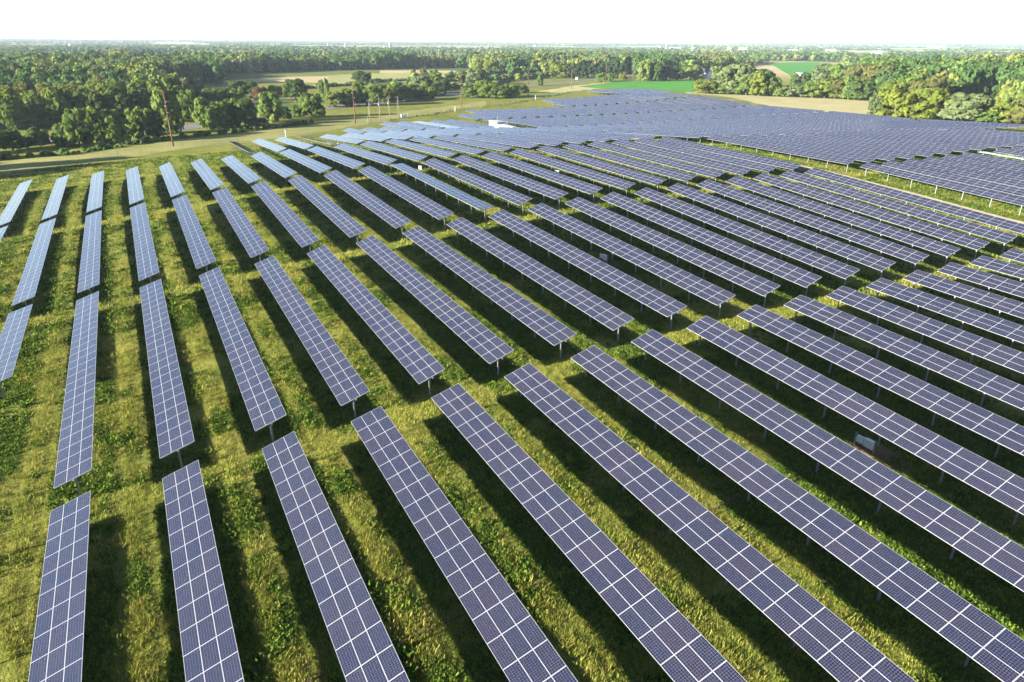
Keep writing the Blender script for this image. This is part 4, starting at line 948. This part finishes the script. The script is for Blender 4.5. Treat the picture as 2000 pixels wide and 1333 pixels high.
scrub('hedgerow', [[112, 492], [160, 512], [205, 540], [270, 585], [330, 622]], 3.5, 8.0, 45, 'hedgerow of bushes along the far side of the road', .35)
scrub('field_hedge', [[205, 600], [250, 636], [320, 645], [370, 680], [420, 700]], 4.0, 10.0, 46, 'tall hedge between the road and the pale meadow', .32)
scrub('field_bushes', [[255, 705], [330, 725], [420, 765], [470, 800]], 5.0, 12.0, 47, 'broken line of bushy trees across the middle fields', .14)
scrub('fence_weeds', FENCE[22:], .3, .9, 44, 'tall weeds along the far fence', 1.2)

# ------------------------------------------------------------------ grass and weeds in the field
def grass(name, n, x0, x1, y0, y1, dmin, dmax, size, per, seed, label):
    gg = np.random.default_rng(seed)
    # sample in view with density falling with distance
    r = dmin + (dmax - dmin) * gg.random(n) ** 1.15; a = np.radians(gg.uniform(-17, 74, n))
    P = np.stack([r * np.sin(a), r * np.cos(a)], 1)
    z = gz(P[:, 0], P[:, 1]); px, py, dd = project(P[:, 0], P[:, 1], z)
    k = (px > -260) & (px < 2260) & (py < 1560) & (dd > 5)
    P, z, r = P[k], z[k], r[k]
    f = N1(P[:, 0], P[:, 1], 3.2) * .42 + N2(P[:, 0], P[:, 1], 11) * .36 + N3(P[:, 0], P[:, 1], 1.1) * .22
    u = (P[:, 0] - U0) / PITCH; u = np.abs(u - np.round(u))                 # 0 under a table, .5 mid aisle
    f = f + .10 * (u < .3) - .05 * (u > .38)
    vv = np.mod((P[:, 1] / PITCH - GRID['A0'] + GRID['g'] * .5) / (GRID['L'] + GRID['g']) + .5, 1) - .5
    lane = np.abs(vv) < .045
    track = np.abs(np.abs(u - .5) - .13) < .04
    f = f - .22 * lane - .14 * track
    leafy = f > gg.normal(.445, .06, len(P))
    bare = (N2(P[:, 0] + 77, P[:, 1] + 31, 5.5) > .86) & (gg.random(len(P)) < .8) | track & (gg.random(len(P)) < .45)
    P, z, leafy, r, lane, track = P[~bare], z[~bare], leafy[~bare], r[~bare], lane[~bare], track[~bare]
    onroad = (P[:, 0] > 139.2) & (P[:, 0] < 145.9 + 0.8 * (N1(P[:, 0] * 0, P[:, 1], 6) - .5)) & (P[:, 1] < 262)
    P, z, leafy, r, lane, track = P[~onroad], z[~onroad], leafy[~onroad], r[~onroad], lane[~onroad], track[~onroad]
    n = len(P); s = size * gg.uniform(.6, 1.5, n) * (1 + .5 * (N3(P[:, 0], P[:, 1], 2.2) - .5)); 
    s = s * np.where(track, .65, 1.0); VV = []; CC = []
    dry = np.array([[.200, .205, .036], [.160, .178, .030], [.250, .235, .060], [.120, .148, .024]]); grn = np.array([[.048, .092, .012], [.080, .132, .017], [.034, .066, .011], [.115, .160, .023]])
    base = np.where(leafy[:, None], grn[gg.integers(0, 4, n)], dry[gg.integers(0, 4, n)]) * gg.uniform(.8, 1.25, (n, 1)) * np.where(lane & ~leafy, 1.2, 1.0)[:, None]
    for j in range(per):
        th = gg.uniform(0, 2 * math.pi, n); d = np.stack([np.cos(th), np.sin(th)], 1); w_ = np.stack([-np.sin(th), np.cos(th)], 1)
        o = P + gg.normal(size=(n, 2)) * (s * .55)[:, None]
        up = np.where(leafy, gg.uniform(.25, .75, n), gg.uniform(.35, .95, n)) * s
        out = np.where(leafy, gg.uniform(.35, .8, n), gg.uniform(.2, .7, n)) * s
        wd = np.where(leafy, .26, .14) * s
        a0 = np.concatenate([o - w_ * (wd * .5)[:, None], (z - .02)[:, None]], 1); a1 = np.concatenate([o + w_ * (wd * .5)[:, None], (z - .02)[:, None]], 1)
        tp = o + d * out[:, None]
        b1 = np.concatenate([tp + w_ * (wd * np.where(leafy, .55, .2))[:, None], (z + up)[:, None]], 1); b0 = np.concatenate([tp - w_ * (wd * np.where(leafy, .55, .2))[:, None], (z + up)[:, None]], 1)
        VV.append(np.stack([a0, a1, b1, b0], 1)); CC.append(base * gg.uniform(.8, 1.2, (n, 1)))
    V = np.concatenate(VV).reshape(-1, 3); C = np.concatenate(CC); F = np.arange(len(V)).reshape(-1, 4)
    tag(link(name, np_mesh(name, V, F, M['grass_blades'], C)), label, 'grass', kind='stuff')
grass('meadow_grass', 240000, 0, 0, 0, 0, 24, 100, .225, 5, 51, 'yellow-green grass and leafy weeds between the nearest panel rows')
grass('tall_weeds', 16000, 0, 0, 0, 0, 24, 170, .34, 13, 53, 'taller leafy weed clumps scattered between the near panel rows')
grass('field_grass', 150000, 0, 0, 0, 0, 95, 250, .40, 4, 52, 'yellow-green grass between the farther panel rows')

# ------------------------------------------------------------------ haze
HAZE = 0.00005
if HAZE:
    m, nt, out = new_mat('haze_air')
    v = nt.nodes.new('ShaderNodeVolumePrincipled'); v.inputs['Density'].default_value = HAZE; v.inputs['Color'].default_value = (.68, .83, 1.0, 1); v.inputs['Anisotropy'].default_value = 0.0
    nt.links.new(v.outputs[0], out.inputs['Volume'])
    mb = MB(); mb.box(-12500, 12500, -12500, 12500, float(GZm.min()) - 1.0, 66.0)
    tag(link('haze', mb.mesh('haze', m)), 'thin pale haze lying over the whole countryside', 'haze', kind='stuff')
